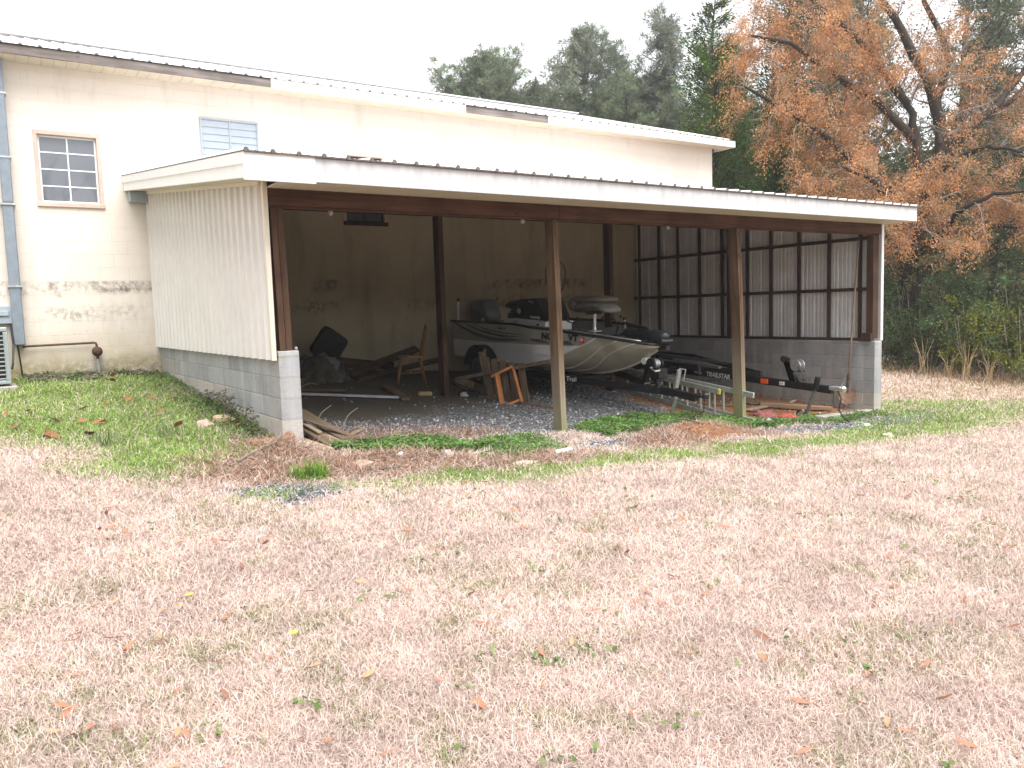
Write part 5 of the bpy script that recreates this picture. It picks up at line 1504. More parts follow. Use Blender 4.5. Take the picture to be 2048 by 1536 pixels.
# ---------------------------------------------------------------- wooden spindle back chair
def chair():
    cx, cy = 5.83, 11.62; zg = gzf(cx, cy) - .01
    t = thing('wooden_chair', 'pale wooden spindle back chair standing on the dirt floor', 'chair', (cx, cy, zg))
    m_oak = M_wood('honey oak', (.20, .10, .045), (.36, .20, .09), 'z', knots=False, rough=.5)
    an = math.radians(-22)                           # which way the sitter would face: to the left, a little away
    fx, fy = -math.cos(an), -math.sin(an); sx, sy = -fy, fx
    def P(f, s, z): return (cx + fx * f + sx * s, cy + fy * f + sy * s, zg + z)
    mb = MB(); o = []
    for k in range(24):
        a = 2 * math.pi * k / 24; c, s_ = math.cos(a), math.sin(a)
        o.append(P(.215 * math.copysign(abs(c) ** .75, c), .215 * math.copysign(abs(s_) ** .8, s_), .42))
    mb.prism(o, (0, 0, .035)); mb.build('seat', m_oak, t)
    feet = {}
    for f, s in ((.16, .16), (.16, -.16), (-.14, .14), (-.14, -.14)):
        top = P(f, s, .425); bot = P(f * 1.5, s * 1.4, 0); feet[(f > 0, s > 0)] = (Vector(top), Vector(bot))
        mb = MB(); T_, B_ = Vector(top), Vector(bot)
        mb.tube([T_, T_.lerp(B_, .3), T_.lerp(B_, .6), B_], [.011, .0145, .0135, .010], 10); mb.build('leg', m_oak, t, smooth=True)
    mb = MB()
    L = lambda k, f: feet[k][0].lerp(feet[k][1], f)
    for s in (True, False): mb.tube([L((True, s), .58), L((False, s), .55)], .010, 8)
    mb.tube([L((True, True), .57).lerp(L((False, True), .55), .5), L((True, False), .57).lerp(L((False, False), .55), .5)], .010, 8); mb.tube([L((True, True), .45), L((True, False), .45)], .010, 8)
    mb.tube([L((False, True), .45), L((False, False), .45)], .010, 8); mb.build('stretcher', m_oak, t, smooth=True)
    mb = MB(); arc = []
    for k in range(17):
        a = math.pi * k / 16
        s = .20 * math.cos(a); h = .10 + .40 * math.sin(a) ** .62 if 0 < k < 16 else 0
        arc.append(P(-.16 - .30 * h * .72, s * (1 - .0 * h), .455 + h))
    mb.tube(arc, .013, 8); mb.build('back_hoop', m_oak, t, smooth=True)
    for k in range(1, 8):
        mb = MB(); s = -.17 + .34 * k / 8; h = .10 + .40 * (1 - (s / .2) ** 2) ** .31
        mb.tube([P(-.155, s * .8, .455), P(-.16 - .30 * h * .72, s, .455 + h)], .006, 6); mb.build('spindle', m_oak, t)
chair()

# ---------------------------------------------------------------- wooden wheelbarrow tipped on its side
def barrow():
    o = Vector((6.30, 9.80, .10)); a = Vector((.46, -.89, .0)).normalized(); up = Vector((0, 0, 1)); n = Vector((-.89, -.46, 0))
    zg = gzf(o.x, o.y)
    t = thing('wheelbarrow', 'old slatted wooden wheelbarrow tipped on its side with an orange steel leg', 'wheelbarrow', (o.x, o.y, zg))
    def P(u, h, w): return o + a * u + up * h + n * w
    # bed: upright slats now standing on edge, facing the yard
    for i, u in enumerate((-.20, -.06, .08, .22, .38)):
        tilt = .10; mb = MB()
        mb.bar(P(u, .70 - .02 * i, -.02), P(u + tilt, .02, .0), .105, .022, n, .003); mb.build('bed_slat', m_lumber['z'], t)
    mb = MB()
    for u in (-.30,):
        for k in range(4): mb.bar(P(u - .02 - k * .015, .78 - k * .005, -.05 - .07 * k), P(u + .07 - k * .015, .30, -.05 - .07 * k), .02, .06, n, .003)
    mb.bar(P(-.36, .80, -.30), P(-.26, .74, .0), .03, .04); mb.build('front_board', m_lumber['z'], t)
    mb = MB(); mb.bar(P(-.68, .38, .06), P(.92, .66, .06), .045, .055); mb.bar(P(.88, .655, .06), P(1.02, .675, .06), .04, .045); mb.build('handle', m_lumber['x'], t)
    mb = MB(); mb.bar(P(-.30, .12, .05), P(1.0, -.02, .05), .045, .05); mb.build('handle', m_lumber['x'], t)
    m_or = M_plain('orange paint', (.50, .19, .06), .5, 0, 9, .2)
    mb = MB()
    mb.bar(P(.02, .44, .20), P(.30, .58, .08), .05, .035); mb.bar(P(.10, .47, .17), P(.20, .02, .22), .018, .12, n); mb.bar(P(.10, -.03, .30), P(.40, .10, .08), .05, .035)
    mb.bar(P(.31, .57, .075), P(.44, .07, .075), .02, .06, n); mb.build('steel_leg', m_or, t)
    mb = MB(); mb.tube([P(.0, .10, .09), P(.0, -.02, .13), P(.06, -.04, .15)], .008, 6); mb.build('brace', M_plain('reddish rod', (.35, .12, .07), .6, 0, 9, .2), t)
    mb = MB(); ax = (a * .1 + up * .99).normalized(); mb.lathe([(.10, -.045), (.15, -.05), (.175, -.03), (.18, 0), (.175, .03), (.15, .05), (.10, .045)], P(-.52, .14, -.04), ax, 26, True); w = mb.build('wheel', m_rubber, t)
    mb = MB(); mb.lathe([(0, -.02), (.105, -.03), (.105, .03), (0, .02)], P(-.52, .14, -.04), ax, 20); mb.tube([P(-.52, .02, -.04), P(-.52, .38, .04)], .012, 8); mb.build('hub', m_rust, w)
    mb = MB(); mb.bbox(P(-.66, .30, -.02) - Vector((.05, .05, .04)), P(-.60, .36, .06) + Vector((.05, .05, .02)), .01); mb.bar(P(-.68, .37, .05), P(-.38, .30, .05), .05, .09); mb.build('fork_block', m_lumber['x'], t)
barrow()

# ---------------------------------------------------------------- aluminium extension ladder lying on edge
def ladder():
    A = Vector((9.17, 10.3)); Bv = Vector((8.85, 7.36)); d2 = (Bv - A).normalized()
    t = thing('extension_ladder', 'aluminium extension ladder lying on its edge under the trailer tongue', 'ladder', (9.0, 8.9, gzf(9, 8.9)))
    m_lad = M_plain('pale green grey aluminium', (.46, .50, .47), .45, .5, 12, .2)
    nrm = Vector((-d2.y, d2.x, 0)) * -1
    def P(u, h, w=0.0):
        q = A + d2 * u; return Vector((q.x, q.y, gzf(q.x, q.y) + h)) + Vector((d2.y, -d2.x, 0)) * w
    for k, (u0, u1, w, h0) in enumerate(((.1, 2.45, .05, .03), (.5, 3.05, -.03, .05))):
        for nm, h in (('rail', h0), ('rail', h0 + .36)):
            mb = MB(); mb.bar(P(u0, h, w), P(u1, h, w), .03, .075, (0, 0, 1)); mb.build(nm, m_lad, t)
        u = u0 + .12
        while u < u1 - .05:
            mb = MB(); mb.tube([P(u, h0 + .03, w), P(u, h0 + .34, w)], .016, 8); mb.build('rung', m_lad, t); u += .305
    mb = MB(); mb.bar(P(2.42, .39, .05), P(2.47, .39, .05), .034, .08); mb.build('end_cap', M_plain('yellow cap', (.62, .55, .10), .5), t)
ladder()

# ---------------------------------------------------------------- shovel
SH = thing('shovel', 'long handled shovel with rusty blade leaning against the grey block wall', 'shovel', (11.75, 7.78, gzf(11.75, 7.7)))
zs = gzf(11.7, 7.68)
p0 = Vector((11.86, 7.80, zs + .45)); p1 = Vector((12.035, 7.74, 2.45))
d = (p1 - p0).normalized()
mb = MB(); mb.tube([p0 - d * .05, p0.lerp(p1, .3), p0.lerp(p1, .6) + Vector((.004, .004, 0)), p1 - d * .1, p1], [.018, .017, .016, .016, .012], 10); mb.build('handle', M_wood('grey shovel handle', (.17, .12, .09), (.32, .25, .20), 'z', knots=False), SH, smooth=True)
mb = MB(); mb.tube([p0 - d * .16, p0 + d * .14], [.026, .021], 10); mb.build('socket', m_rust, SH)
mb = MB(); rows = []
side = d.cross(Vector((-.75, -.66, 0))).normalized(); fwd = side.cross(d)
for i in range(9):
    f = i / 8; w = .125 * (1 - max(0, f - .45) ** 2 * 2.6) * (.80 + .2 * min(1, f * 6)); row = []
    for j in range(9):
        g = -1 + j / 4
        row.append(p0 - d * (.10 + .34 * f * (1 - .22 * g * g * f)) + side * w * g * (1 if f < 1 else .55) + fwd * (.05 * g * g * (1 - .5 * f) - .03 * f + .012))
    rows.append(row)
mb.grid(rows); mb.grid([[q - fwd * .006 for q in reversed(r)] for r in rows]); mb.build('blade', M_plain('rusty shovel steel', (.34, .22, .16), .75, .3, 16, .35, .2), SH, smooth=True)

# ---------------------------------------------------------------- timber lying about: each board its own thing
def plank(name, label, p0, p1, w, h, mat, cat='board', group='boards lying in the shed', roll=0.0, ground=True):
    p0 = Vector(p0); p1 = Vector(p1)
    up = Vector((math.sin(roll) * (p1 - p0).normalized().y, -math.sin(roll) * (p1 - p0).normalized().x, math.cos(roll)))
    L = (p1 - p0).length; mb = MB()
    mb.bbox((-L / 2, -w / 2, -h / 2), (L / 2, w / 2, h / 2), .004)
    o = mb.build(name, mat, None, (0, 0, 0))
    x = (p1 - p0).normalized(); y = up.cross(x).normalized(); z = x.cross(y)
    m = Matrix((x, y, z)).transposed().to_4x4(); m.translation = (p0 + p1) / 2
    o.matrix_world = m
    return tag(o, label, cat, group)
g = gzf
LX, LD, LP = m_lumber['x'], m_lumber_d, m_lumber_l
plank('plank', 'long dark plank propped up slantwise behind the chair', (5.0, 12.2, .52), (6.42, 12.55, .86), .16, .045, LD, roll=.5)
plank('plank', 'second dark plank lying slantwise just under the propped one', (5.05, 12.05, .45), (6.75, 12.3, .66), .14, .045, LD, roll=.3)
plank('plank', 'dark plank lying low along the back wall behind the dark seat', (4.9, 12.95, .74), (6.15, 12.95, .55), .04, .13, LD)
plank('plank', 'thick brown timber in front of the rag heap', (3.6, 11.55, .48), (4.98, 12.35, .53), .09, .10, LX)
plank('plank', 'brown board lying behind the thick brown timber', (3.5, 12.1, .52), (4.6, 12.6, .60), .14, .04, LD)
plank('plank', 'weathered board on the floor behind the white board', (3.80, 11.18, g(3.8, 11.18) + .03), (4.42, 10.92, g(4.42, 10.92) + .03), .13, .035, LX)
plank('white_board', 'long narrow white board lying on the dirt floor', (3.62, 10.80, g(3.62, 10.8) + .04), (4.95, 10.12, g(4.95, 10.12) + .03), .10, .03, M_plain('dirty white paint', (.50, .50, .53), .6, 0, 7, .2))
plank('plank', 'short brown board across the end of the white board', (5.08, 11.02, g(5.08, 11.02) + .05), (4.90, 9.98, g(4.9, 9.98) + .03), .12, .04, LX)
plank('plank', 'board lying beside the boat trailer wheel', (6.50, 11.5, g(6.5, 11.5) + .03), (6.23, 10.4, g(6.23, 10.4) + .03), .10, .04, LX)
gr = 'boards stacked by the block pier'
plank('plank', 'grey board on top of the fan of boards by the block pier', (2.85, 8.45, g(2.85, 8.45) + .17), (3.02, 7.50, g(3.02, 7.5) + .05), .14, .025, m_lumber['x'], group=gr)
plank('plank', 'blunt ended board in the fan of boards nearest the pier', (2.68, 8.3, g(2.68, 8.3) + .13), (2.80, 7.38, g(2.8, 7.38) + .04), .13, .03, m_lumber['x'], group=gr)
plank('plank', 'split pale board in the middle of the fan by the pier', (2.75, 8.4, g(2.75, 8.4) + .08), (2.98, 7.40, g(2.98, 7.4) + .03), .09, .025, LP, group=gr)
plank('plank', 'thin board crossing the fan by the pier at a slant', (2.70, 7.9, g(2.7, 7.9) + .19), (3.15, 7.50, g(3.15, 7.5) + .05), .06, .02, m_lumber['x'], group=gr)
plank('plank', 'broken grey board lying under the fan with its end in the straw', (2.80, 8.1, g(2.8, 8.1) + .05), (3.12, 7.30, g(3.12, 7.3) + .02), .10, .022, m_lumber['x'], group=gr)
plank('plank', 'short thick board end at the bottom right of the fan', (2.78, 7.75, g(2.78, 7.75) + .03), (2.92, 7.28, g(2.92, 7.28) + .03), .11, .04, m_lumber['x'], group=gr)
plank('plank', 'narrow lath on the upper left of the fan of boards', (2.62, 8.4, g(2.62, 8.4) + .20), (2.78, 7.6, g(2.78, 7.6) + .10), .05, .02, LP, group=gr)
plank('plank', 'pale board at the foot of the pier poking out onto the grass', (2.55, 7.75, g(2.55, 7.75) + .03), (2.66, 7.08, g(2.66, 7.08) + .03), .12, .025, LP, group=gr)
plank('plank', 'narrow stick of wood lying just right of the fan of boards', (3.02, 7.62, g(3.02, 7.62) + .03), (3.38, 8.02, g(3.38, 8.02) + .03), .055, .02, LP, group=gr)
plank('plank', 'small dark offcut beside the clover in the shed mouth', (3.26, 7.40, g(3.26, 7.4) + .02), (3.60, 7.52, g(3.6, 7.52) + .02), .05, .02, LX, group=gr)
gr = 'boards under the empty trailer'
plank('plank', 'thick pale timber lying under the tongue of the empty trailer', (10.45, 8.45, g(10.45, 8.45) + .06), (11.30, 7.72, g(11.3, 7.72) + .05), .14, .05, M_wood('raw lumber', (.20, .12, .07), (.36, .24, .15), 'x'), group=gr)
plank('plank', 'flat bleached board left of the thick pale timber', (9.88, 8.22, g(9.88, 8.22) + .03), (10.52, 8.38, g(10.52, 8.38) + .03), .12, .025, LP, group=gr)
plank('plank', 'broad grey sheet of wood behind the thick pale timber', (10.55, 8.85, g(10.55, 8.85) + .02), (11.45, 8.55, g(11.45, 8.55) + .02), .36, .02, LX, group=gr)
plank('plank', 'thin white slat resting on the broad grey sheet of wood', (11.1, 8.35, g(11.1, 8.35) + .07), (11.62, 8.65, g(11.62, 8.65) + .06), .05, .02, LP, group=gr)
plank('plank', 'dark stick at the back of the red dirt floor', (9.6, 8.9, g(9.6, 8.9) + .03), (10.2, 8.5, g(10.2, 8.5) + .03), .05, .02, LX, group=gr)
# pale concrete strip from the right pier
mb = MB(); mb.bbox((-.85, -.07, -.05), (.85, .07, .05), .012); o = mb.build('concrete_strip', m_conc, None); o.location = (11.05, 7.30, g(11.05, 7.3) + .015); o.rotation_euler = (0, .05, .14)
tag(o, 'pale concrete strip lying in the grass at the foot of the right pier', 'concrete strip')
# dark seat back leaning on the rag heap
mb = MB(); cushion(mb, (0, 0, 0), .25, .05, .30, 0, 6)
rows = []
for i in range(7):
    yy = (-.05, -.05, -.045, 0, .045, .05, .05)[i]; s = (.0, .94, .99, 1, .99, .94, .0)[i]; row = []
    for j in range(33):
        a = 2 * math.pi * (j % 32) / 32; c, s_ = math.cos(a), math.sin(a)
        row.append((.26 * s * math.copysign(abs(c) ** .3, c), yy, .25 * s * math.copysign(abs(s_) ** .3, s_)))
    rows.append(row)
mb = MB(); mb.grid(rows); o = mb.build('seat_back', M_plain('dark brown vinyl', (.012, .010, .009), .7, 0, 9, .3, .1), None, smooth=True)
o.location = (4.72, 12.3, 1.0); o.rotation_euler = (.25, math.radians(32), .3)
tag(o, 'dark padded seat back propped on the heap of rags', 'seat back')
# camouflage rag heap
def heap(name, label, cat, c, r, seed, mat, amp=.35, n=44, m=26):
    rg = random.Random(seed); rows = []
    for i in range(m + 1):
        th = .5 * math.pi * i / m; row = []
        for j in range(n + 1):
            a = 2 * math.pi * (j % n) / n
            X, Y = math.cos(a) * math.sin(th), math.sin(a) * math.sin(th)
            k = 1 + amp * (float(fnoise(X * 3 + seed, Y * 3 + math.cos(th) * 2, 1.0, seed)) - .5) * 2 + .08 * math.sin(9 * a + 3 * X)
            x, y = c[0] + r[0] * k * X, c[1] + r[1] * k * Y
            row.append((x, y, max(gzf(x, y) - .01, c[2] + r[2] * k * math.cos(th) * (1 - .0 * th))))
        rows.append(row)
    mb = MB(); mb.grid(rows)
    return tag(mb.build(name, mat, None, (c[0], c[1], gzf(c[0], c[1])), smooth=True), label, cat)
t = NT('camouflage cloth'); v = t.coords(); vo = t.n('TexVoronoi'); vo.inputs['Scale'].default_value = 9; t.l(t.mix(.25, v, t.noise(v, 6, 3, .6, 'Color')), vo.inputs['Vector'])
t.base(t.ramp(vo.outputs['Color'], [(.2, (.03, .03, .025)), (.45, (.09, .08, .06)), (.6, (.04, .04, .035)), (.85, (.14, .14, .155))])); t.set(Roughness=.95)
heap('rag_heap', 'crumpled heap of camouflage rags on the floor below the dark seat back', 'rags', (4.45, 12.05, .44), (.48, .34, .42), 5, t.m)
mr = M_plain('faded red cloth', (.34, .05, .04), .9, 0, 16, .45)
for i, (x, y, rx, ry, rz) in enumerate(((9.85, 7.92, .26, .16, .10), (9.98, 7.62, .20, .15, .09), (9.80, 7.42, .17, .12, .11))):
    heap('red_cloth', ('crumpled dull red cloth on the dirt farthest from the clover', 'crumpled red cloth in the middle of the row of three', 'bright red cloth nearest the clover at the shed mouth')[i], 'cloth', (x, y, g(x, y) - .02), (rx, ry, rz), 7 + i, M_plain('red cloth %d' % i, ((.20, .07, .06), (.30, .07, .06), (.32, .06, .05))[i], .9, 0, 16, .4), .5, 26, 12)['group'] = 'red cloths on the dirt floor'
heap('grey_rag', 'small grey and white rag at the foot of the brown post beside the red cloths', 'rag', (9.12, 7.25, g(9.12, 7.25) - .01), (.14, .10, .09), 12, M_plain('grey rag', (.25, .25, .26), .9, 0, 30, .7), .5, 22, 10)
mb = MB(); mb.bbox((-.10, -.05, -.03), (.10, .05, .03), .012); o = mb.build('brick', M_plain('yellow brick', (.36, .28, .13), .9, 0, 18, .2, .2), None); o.location = (5.43, 10.42, g(5.43, 10.42) + .025); o.rotation_euler = (0, .05, -.3)
tag(o, 'yellowish brick on the gravel beside the middle post', 'brick')
mb = MB(); lump(mb, (5.95, 10.18, g(5.95, 10.18) + .02), (.06, .05, .035), 4, .2); tag(mb.build('stone', M_plain('white stone', (.45, .45, .44), .9), None, (5.95, 10.18, g(5.95, 10.18)), smooth=True), 'white stone beside the foot of the middle post', 'stone')

# ---------------------------------------------------------------- stones in the turned earth
def stone(label, x, y, r, seed, col):
    mb = MB(); lump(mb, (x, y, g(x, y) + r[2] * .35), r, seed, .30, 18, 12)
    tag(mb.build('stone', M_plain('stone %d' % seed, col, .9, 0, 14, .25, .2), None, (x, y, g(x, y)), smooth=True), label, 'stone', 'stones in the turned earth')
for i, a in enumerate((
    ('pinkish tan stone beside the straw heap, left of the white ones', 2.73, 6.50, (.085, .05, .035), (.38, .27, .20)),
    ('small white stone on the straw heap in front of the clover', 3.16, 6.60, (.035, .028, .024), (.50, .48, .45)),
    ('upright pale stone at the right end of the straw heap', 3.62, 6.52, (.038, .03, .05), (.45, .37, .32)),
    ('flat bleached stone lying in the green strip in front of the middle post', 4.14, 6.02, (.14, .05, .025), (.50, .41, .34)),
    ('tan stone half buried in the left grass by the block wall', 2.12, 8.62, (.10, .07, .06), (.45, .34, .22)),
    ('pale pink stone in the grass left of the block wall', 1.88, 8.45, (.08, .06, .05), (.55, .38, .33)),
    ('red clay clod against the foot of the pier', 2.38, 7.38, (.07, .05, .07), (.28, .14, .085)),
    ('flatter clay clod left of the pier', 2.14, 7.36, (.10, .06, .035), (.30, .155, .095)),
    ('brown stone on the right hand grass beyond the gravel track', 9.6, 5.75, (.09, .06, .035), (.45, .38, .32)),
    ('white stone lying on the gravel track at the right', 10.4, 6.55, (.06, .04, .03), (.65, .64, .62)))):
    stone(a[0], a[1], a[2], a[3], 40 + i, a[4])
# broken white pipe and sticks
mb = MB(); mb.tube([(4.68, 6.27, g(4.68, 6.27) + .03), (4.93, 6.33, g(4.93, 6.33) + .035)], .022, 8); tag(mb.build('pipe_piece', m_white, None, (4.8, 6.3, g(4.8, 6.3))), 'short piece of white pipe lying in the straw', 'pipe')
def stick(label, pts, r):
    P = [(x, y, g(x, y) + h) for x, y, h in pts]; mb = MB(); mb.tube(smooth_path(P, 3), [r * (1 - .5 * i / (len(P) * 3)) for i in range((len(P) - 1) * 3 + 1)], 6)
    tag(mb.build('stick', m_twig if r < .012 else m_bark, None, P[0]), label, 'stick', 'sticks and roots in the turned earth')
stick('grey stick lying in front of the straw heap', [(2.62, 6.27, .02), (2.85, 6.24, .03), (3.05, 6.27, .02)], .014)
stick('pale root arching over the red clay mound', [(6.72, 6.85, .02), (6.95, 6.95, .08), (7.15, 6.9, .05), (7.3, 6.75, .01)], .012)
stick('pale root slanting down the left side of the red clay mound', [(6.75, 6.9, .07), (6.5, 6.6, .04), (6.3, 6.4, .01)], .010)
stick('thin stick lying on the right hand grass', [(6.9, 6.05, .02), (7.2, 6.2, .03), (7.5, 6.2, .01)], .008)
stick('pale straw stalk leaning on the straw heap', [(1.7, 6.75, .02), (1.95, 6.95, .06), (2.2, 7.15, .03)], .008)
stick('bent dark twig on the dirt behind the white board', [(3.7, 11.0, .06), (4.0, 11.3, .10), (4.2, 11.5, .05)], .010)
for i, (x, y, lab) in enumerate(((3.3, 8.3, 'tall dry twig standing above the fan of boards'), (3.05, 8.45, 'dry forked twig behind the fan of boards'))):
    stick(lab, [(x, y, .0), (x + .08, y + .05, .12), (x + .22, y + .1, .20)], .007)

# crumbling footing along the left wall
def rubble():
    rn = np.random.default_rng(77); V = []; K = []
    n = 420
    x = np.r_[rn.uniform(.55, 2.3, n - 120), rn.uniform(.6, 1.5, 120)]; y = np.r_[13.17 - rn.random(n - 120) ** 1.5 * .28, 12.55 + rn.uniform(-.12, .25, 120)]
    z = gz(x, y) + rn.uniform(-.01, .05, n)
    s = rn.uniform(.015, .05, n)
    mb = MB()
    for i in range(n):
        k = rn.uniform(.35, 1.1); mb.tint = (.13 * k, .115 * k, .09 * k)
        c = (x[i], y[i], z[i]); r = s[i]
        q = rn.uniform(.6, 1.3, 6)
        mb.add([(c[0] + r * q[0], c[1], c[2]), (c[0] - r * q[1], c[1], c[2]), (c[0], c[1] + r * q[2], c[2]), (c[0], c[1] - r * q[3], c[2]), (c[0], c[1], c[2] + r * q[4] * .8), (c[0], c[1], c[2] - r)],
               [(0, 2, 4), (2, 1, 4), (1, 3, 4), (3, 0, 4), (2, 0, 5), (1, 2, 5), (3, 1, 5), (0, 3, 5)])
    tag(mb.build('rubble', M_vcol('rubble', .95), None, tint=True), kind='stuff')
rubble()

# ---------------------------------------------------------------- gravel
def gravel():
    rn = np.random.default_rng(78)
    N = 90000
    x = np.r_[rn.uniform(2.4, 12.2, N), rn.uniform(1.2, 2.5, 2500), rn.uniform(8, 13.6, 9000), rn.uniform(4.8, 6.4, 4000)]
    y = np.r_[6.5 + rn.random(N) ** 1.35 * 5.5, rn.uniform(5.5, 6.3, 2500), rn.uniform(6.2, 7.3, 9000), rn.uniform(6.2, 7.0, 4000)]
    Z = zones(x, y)
    w = np.maximum.reduce([Z['shed'] * (1 - Z['red']) * np.clip(1.05 - Z['darkfloor'] * 1.02, .03, 1) * np.clip(fnoise(x, y, .8, 91) * 3.2 - .95, .12, 1), Z['gpatch'] * .9, Z['track'] * .9, Z['track2'] * .7, .05 * Z['strip'], .10 * Z['red'] * Z['shed']])
    k = rn.random(len(x)) < w
    x, y = x[k], y[k]; n = len(x); z = gz(x, y) + .002
    r = rn.uniform(.006, .017, n) * rn.choice([.8, 1, 1.5], n)
    O = np.array([(1, 0, 0), (-1, 0, 0), (0, 1, 0), (0, -1, 0), (0, 0, .8), (0, 0, -.6)], float)
    Vv = np.stack([x, y, z], 1)[:, None] + O[None] * r[:, None, None] * rn.uniform(.55, 1.35, (n, 6, 1)) + rn.normal(size=(n, 6, 3)) * r[:, None, None] * .2
    F = np.array([(0, 2, 4), (2, 1, 4), (1, 3, 4), (3, 0, 4)])
    V = Vv[:, F].reshape(-1, 3)
    g_ = rn.choice([.07, .13, .22, .33, .5], n, p=[.25, .34, .25, .12, .04])[:, None] * rn.uniform(.8, 1.2, (n, 1))
    col = g_ * np.array([[1, 1, 1.04]]) * (1 + rn.normal(size=(n, 3)) * .04)
    o = np_mesh('gravel', V, 3, M_vcol('gravel stone', .85, 0, .3), np.clip(np.repeat(col, 12, axis=0), 0, 1)); tag(o, kind='stuff')
gravel()

# ---------------------------------------------------------------- grass: each kind one uncountable mass
def blades(name, x, y, L, W, col, lie, rn, bend=.5, zoff=0.0):
    """bent two-piece blades; lie 0 = upright, 1 = flat"""
    n = len(x); z = gz(x, y) - .004 + zoff
    az = rn.uniform(0, 2 * np.pi, n); lean = np.clip(lie + rn.normal(size=n) * .22, .05, 1.0)
    el = (1 - lean) * np.pi / 2
    d = np.c_[np.cos(az) * np.cos(el), np.sin(az) * np.cos(el), np.sin(el)]
    s = np.c_[-np.sin(az), np.cos(az), np.zeros(n)]; s = unit(s + rn.normal(size=(n, 3)) * .35)
    L = np.broadcast_to(L, n)[:, None] * rn.uniform(.55, 1.35, (n, 1)); W = np.broadcast_to(W, n)[:, None]
    p0 = np.c_[x, y, z]; p1 = p0 + d * L * .55
    d2 = unit(d + rn.normal(size=(n, 3)) * bend + np.array([0, 0, -.35])); p2 = p1 + d2 * L * .45
    p2[:, 2] = np.maximum(p2[:, 2], z + .004)
    a, b, c, e = p0 - s * W * .5, p0 + s * W * .5, p1 + s * W * .42, p1 - s * W * .42
    V = np.stack([a, b, c, a, c, e, e, c, p2], 1).reshape(-1, 3)
    o = np_mesh(name, V, 3, m_grass, rep(np.clip(col, 0, 1), 9)); tag(o, kind='stuff'); return o
def view_sample(rn, n, d0, d1, power=1.0, margin=.55):
    """points on the ground in the sector the photograph looks over, denser near the viewer"""
    u = rn.random(n); dist = d0 * (d1 / d0) ** (u ** power)
    fwd = np.array([.5536, .8275]); rt = np.array([.8275, -.5536])
    side = (rn.random(n) * 2 - 1) * (dist * .70 + margin)
    return fwd[0] * dist + rt[0] * side, fwd[1] * dist + rt[1] * side, dist
def wing_sample(rn, n, d1):
    """the ground to either side of that sector and behind it, sparser"""
    x = rn.uniform(-9, 20, n); y = rn.uniform(-6, 13.1, n)
    fwd = x * .5536 + y * .8275; side = x * .8275 - y * .5536
    k = ((np.abs(side) > fwd * .70 + .55) | (fwd < 2.0)) & (np.hypot(x - 4, y - 4) < d1)
    return x[k], y[k], np.full(k.sum(), 4.2)
def inside_shed(x, y): return (x > 2.34) & (x < 12.27) & (y > 7.4)
def lawn():
    rn = np.random.default_rng(90)
    x, y, dist = (np.concatenate(q) for q in zip(view_sample(rn, 1250000, 2.0, 24.0), wing_sample(rn, 760000, 13)))
    Z = zones(x, y)
    bare = np.maximum.reduce([Z['green1'] * np.clip(.62 + .42 * fnoise(x, y, .9, 93), 0, .97), Z['roots'] * .97, Z['mound'], Z['gpatch'] * .95, Z['track'], Z['track2'] * .95, Z['strip'] * .85, Z['rgreen'] * .75, Z['clover3'], Z['clover1'], Z['cutsoil'] * .55, Z['mat']])
    k = (rn.random(len(x)) > bare) & ~inside_shed(x, y) & (y < 13.1) | ((x > 12.4) & (rn.random(len(x)) > bare))
    x, y, dist = x[k], y[k], dist[k]; n = len(x)
    tone = (.78 + .42 * fnoise(x, y, .28, 95))[:, None] * rn.uniform(.78, 1.16, (n, 1))
    pal = np.array([(.635, .505, .45), (.69, .565, .515), (.58, .455, .40), (.72, .61, .56), (.46, .35, .28)])
    c = pal[rn.choice(5, n, p=[.32, .26, .2, .14, .08])] * tone
    gp = np.clip((fnoise(x, y, .45, 96) - .56) * 1.8, 0, .3) + np.clip((fnoise(x, y, .16, 98) - .64) * 4, 0, .5) + np.clip((dist - 6) * .02, 0, .15) * (x > 6)
    grn = rn.random(n) < gp * .55
    c[grn] = np.array([.27, .29, .14]) * rn.uniform(.6, 1.3, (grn.sum(), 1))
    W = .0016 + .00062 * dist; L = .060 + .0024 * dist
    blades('dead_grass', x, y, L, W, c, .70, rn)
lawn()
def green_grass():
    rn = np.random.default_rng(91)
    x, y, dist = (np.concatenate(q) for q in zip(view_sample(rn, 620000, 4.5, 20.0), wing_sample(rn, 420000, 13)))
    Z = zones(x, y)
    w = np.maximum.reduce([Z['green1'] * (.62 + .7 * fnoise(x, y, 1.1, 93)), Z['strip'] * (.15 + fnoise(x, y, .35, 94)), Z['rgreen'] * (.2 + .8 * fnoise(x, y, .5, 97)), .05 * Z['cutsoil']])
    k = (rn.random(len(x)) < w) & ~inside_shed(x, y) & (y < 13.15)
    x, y, dist = x[k], y[k], dist[k]; n = len(x)
    tone = (.75 + .5 * fnoise(x, y, .35, 99))[:, None] * rn.uniform(.7, 1.25, (n, 1))
    pal = np.array([(.21, .33, .075), (.28, .40, .11), (.16, .25, .065), (.35, .42, .16), (.50, .41, .29)])
    c = pal[rn.choice(5, n, p=[.31, .32, .13, .16, .08])] * tone
    blades('green_grass', x, y, .050 + .002 * dist, .0022 + .0007 * dist, c, .55, rn)
green_grass()
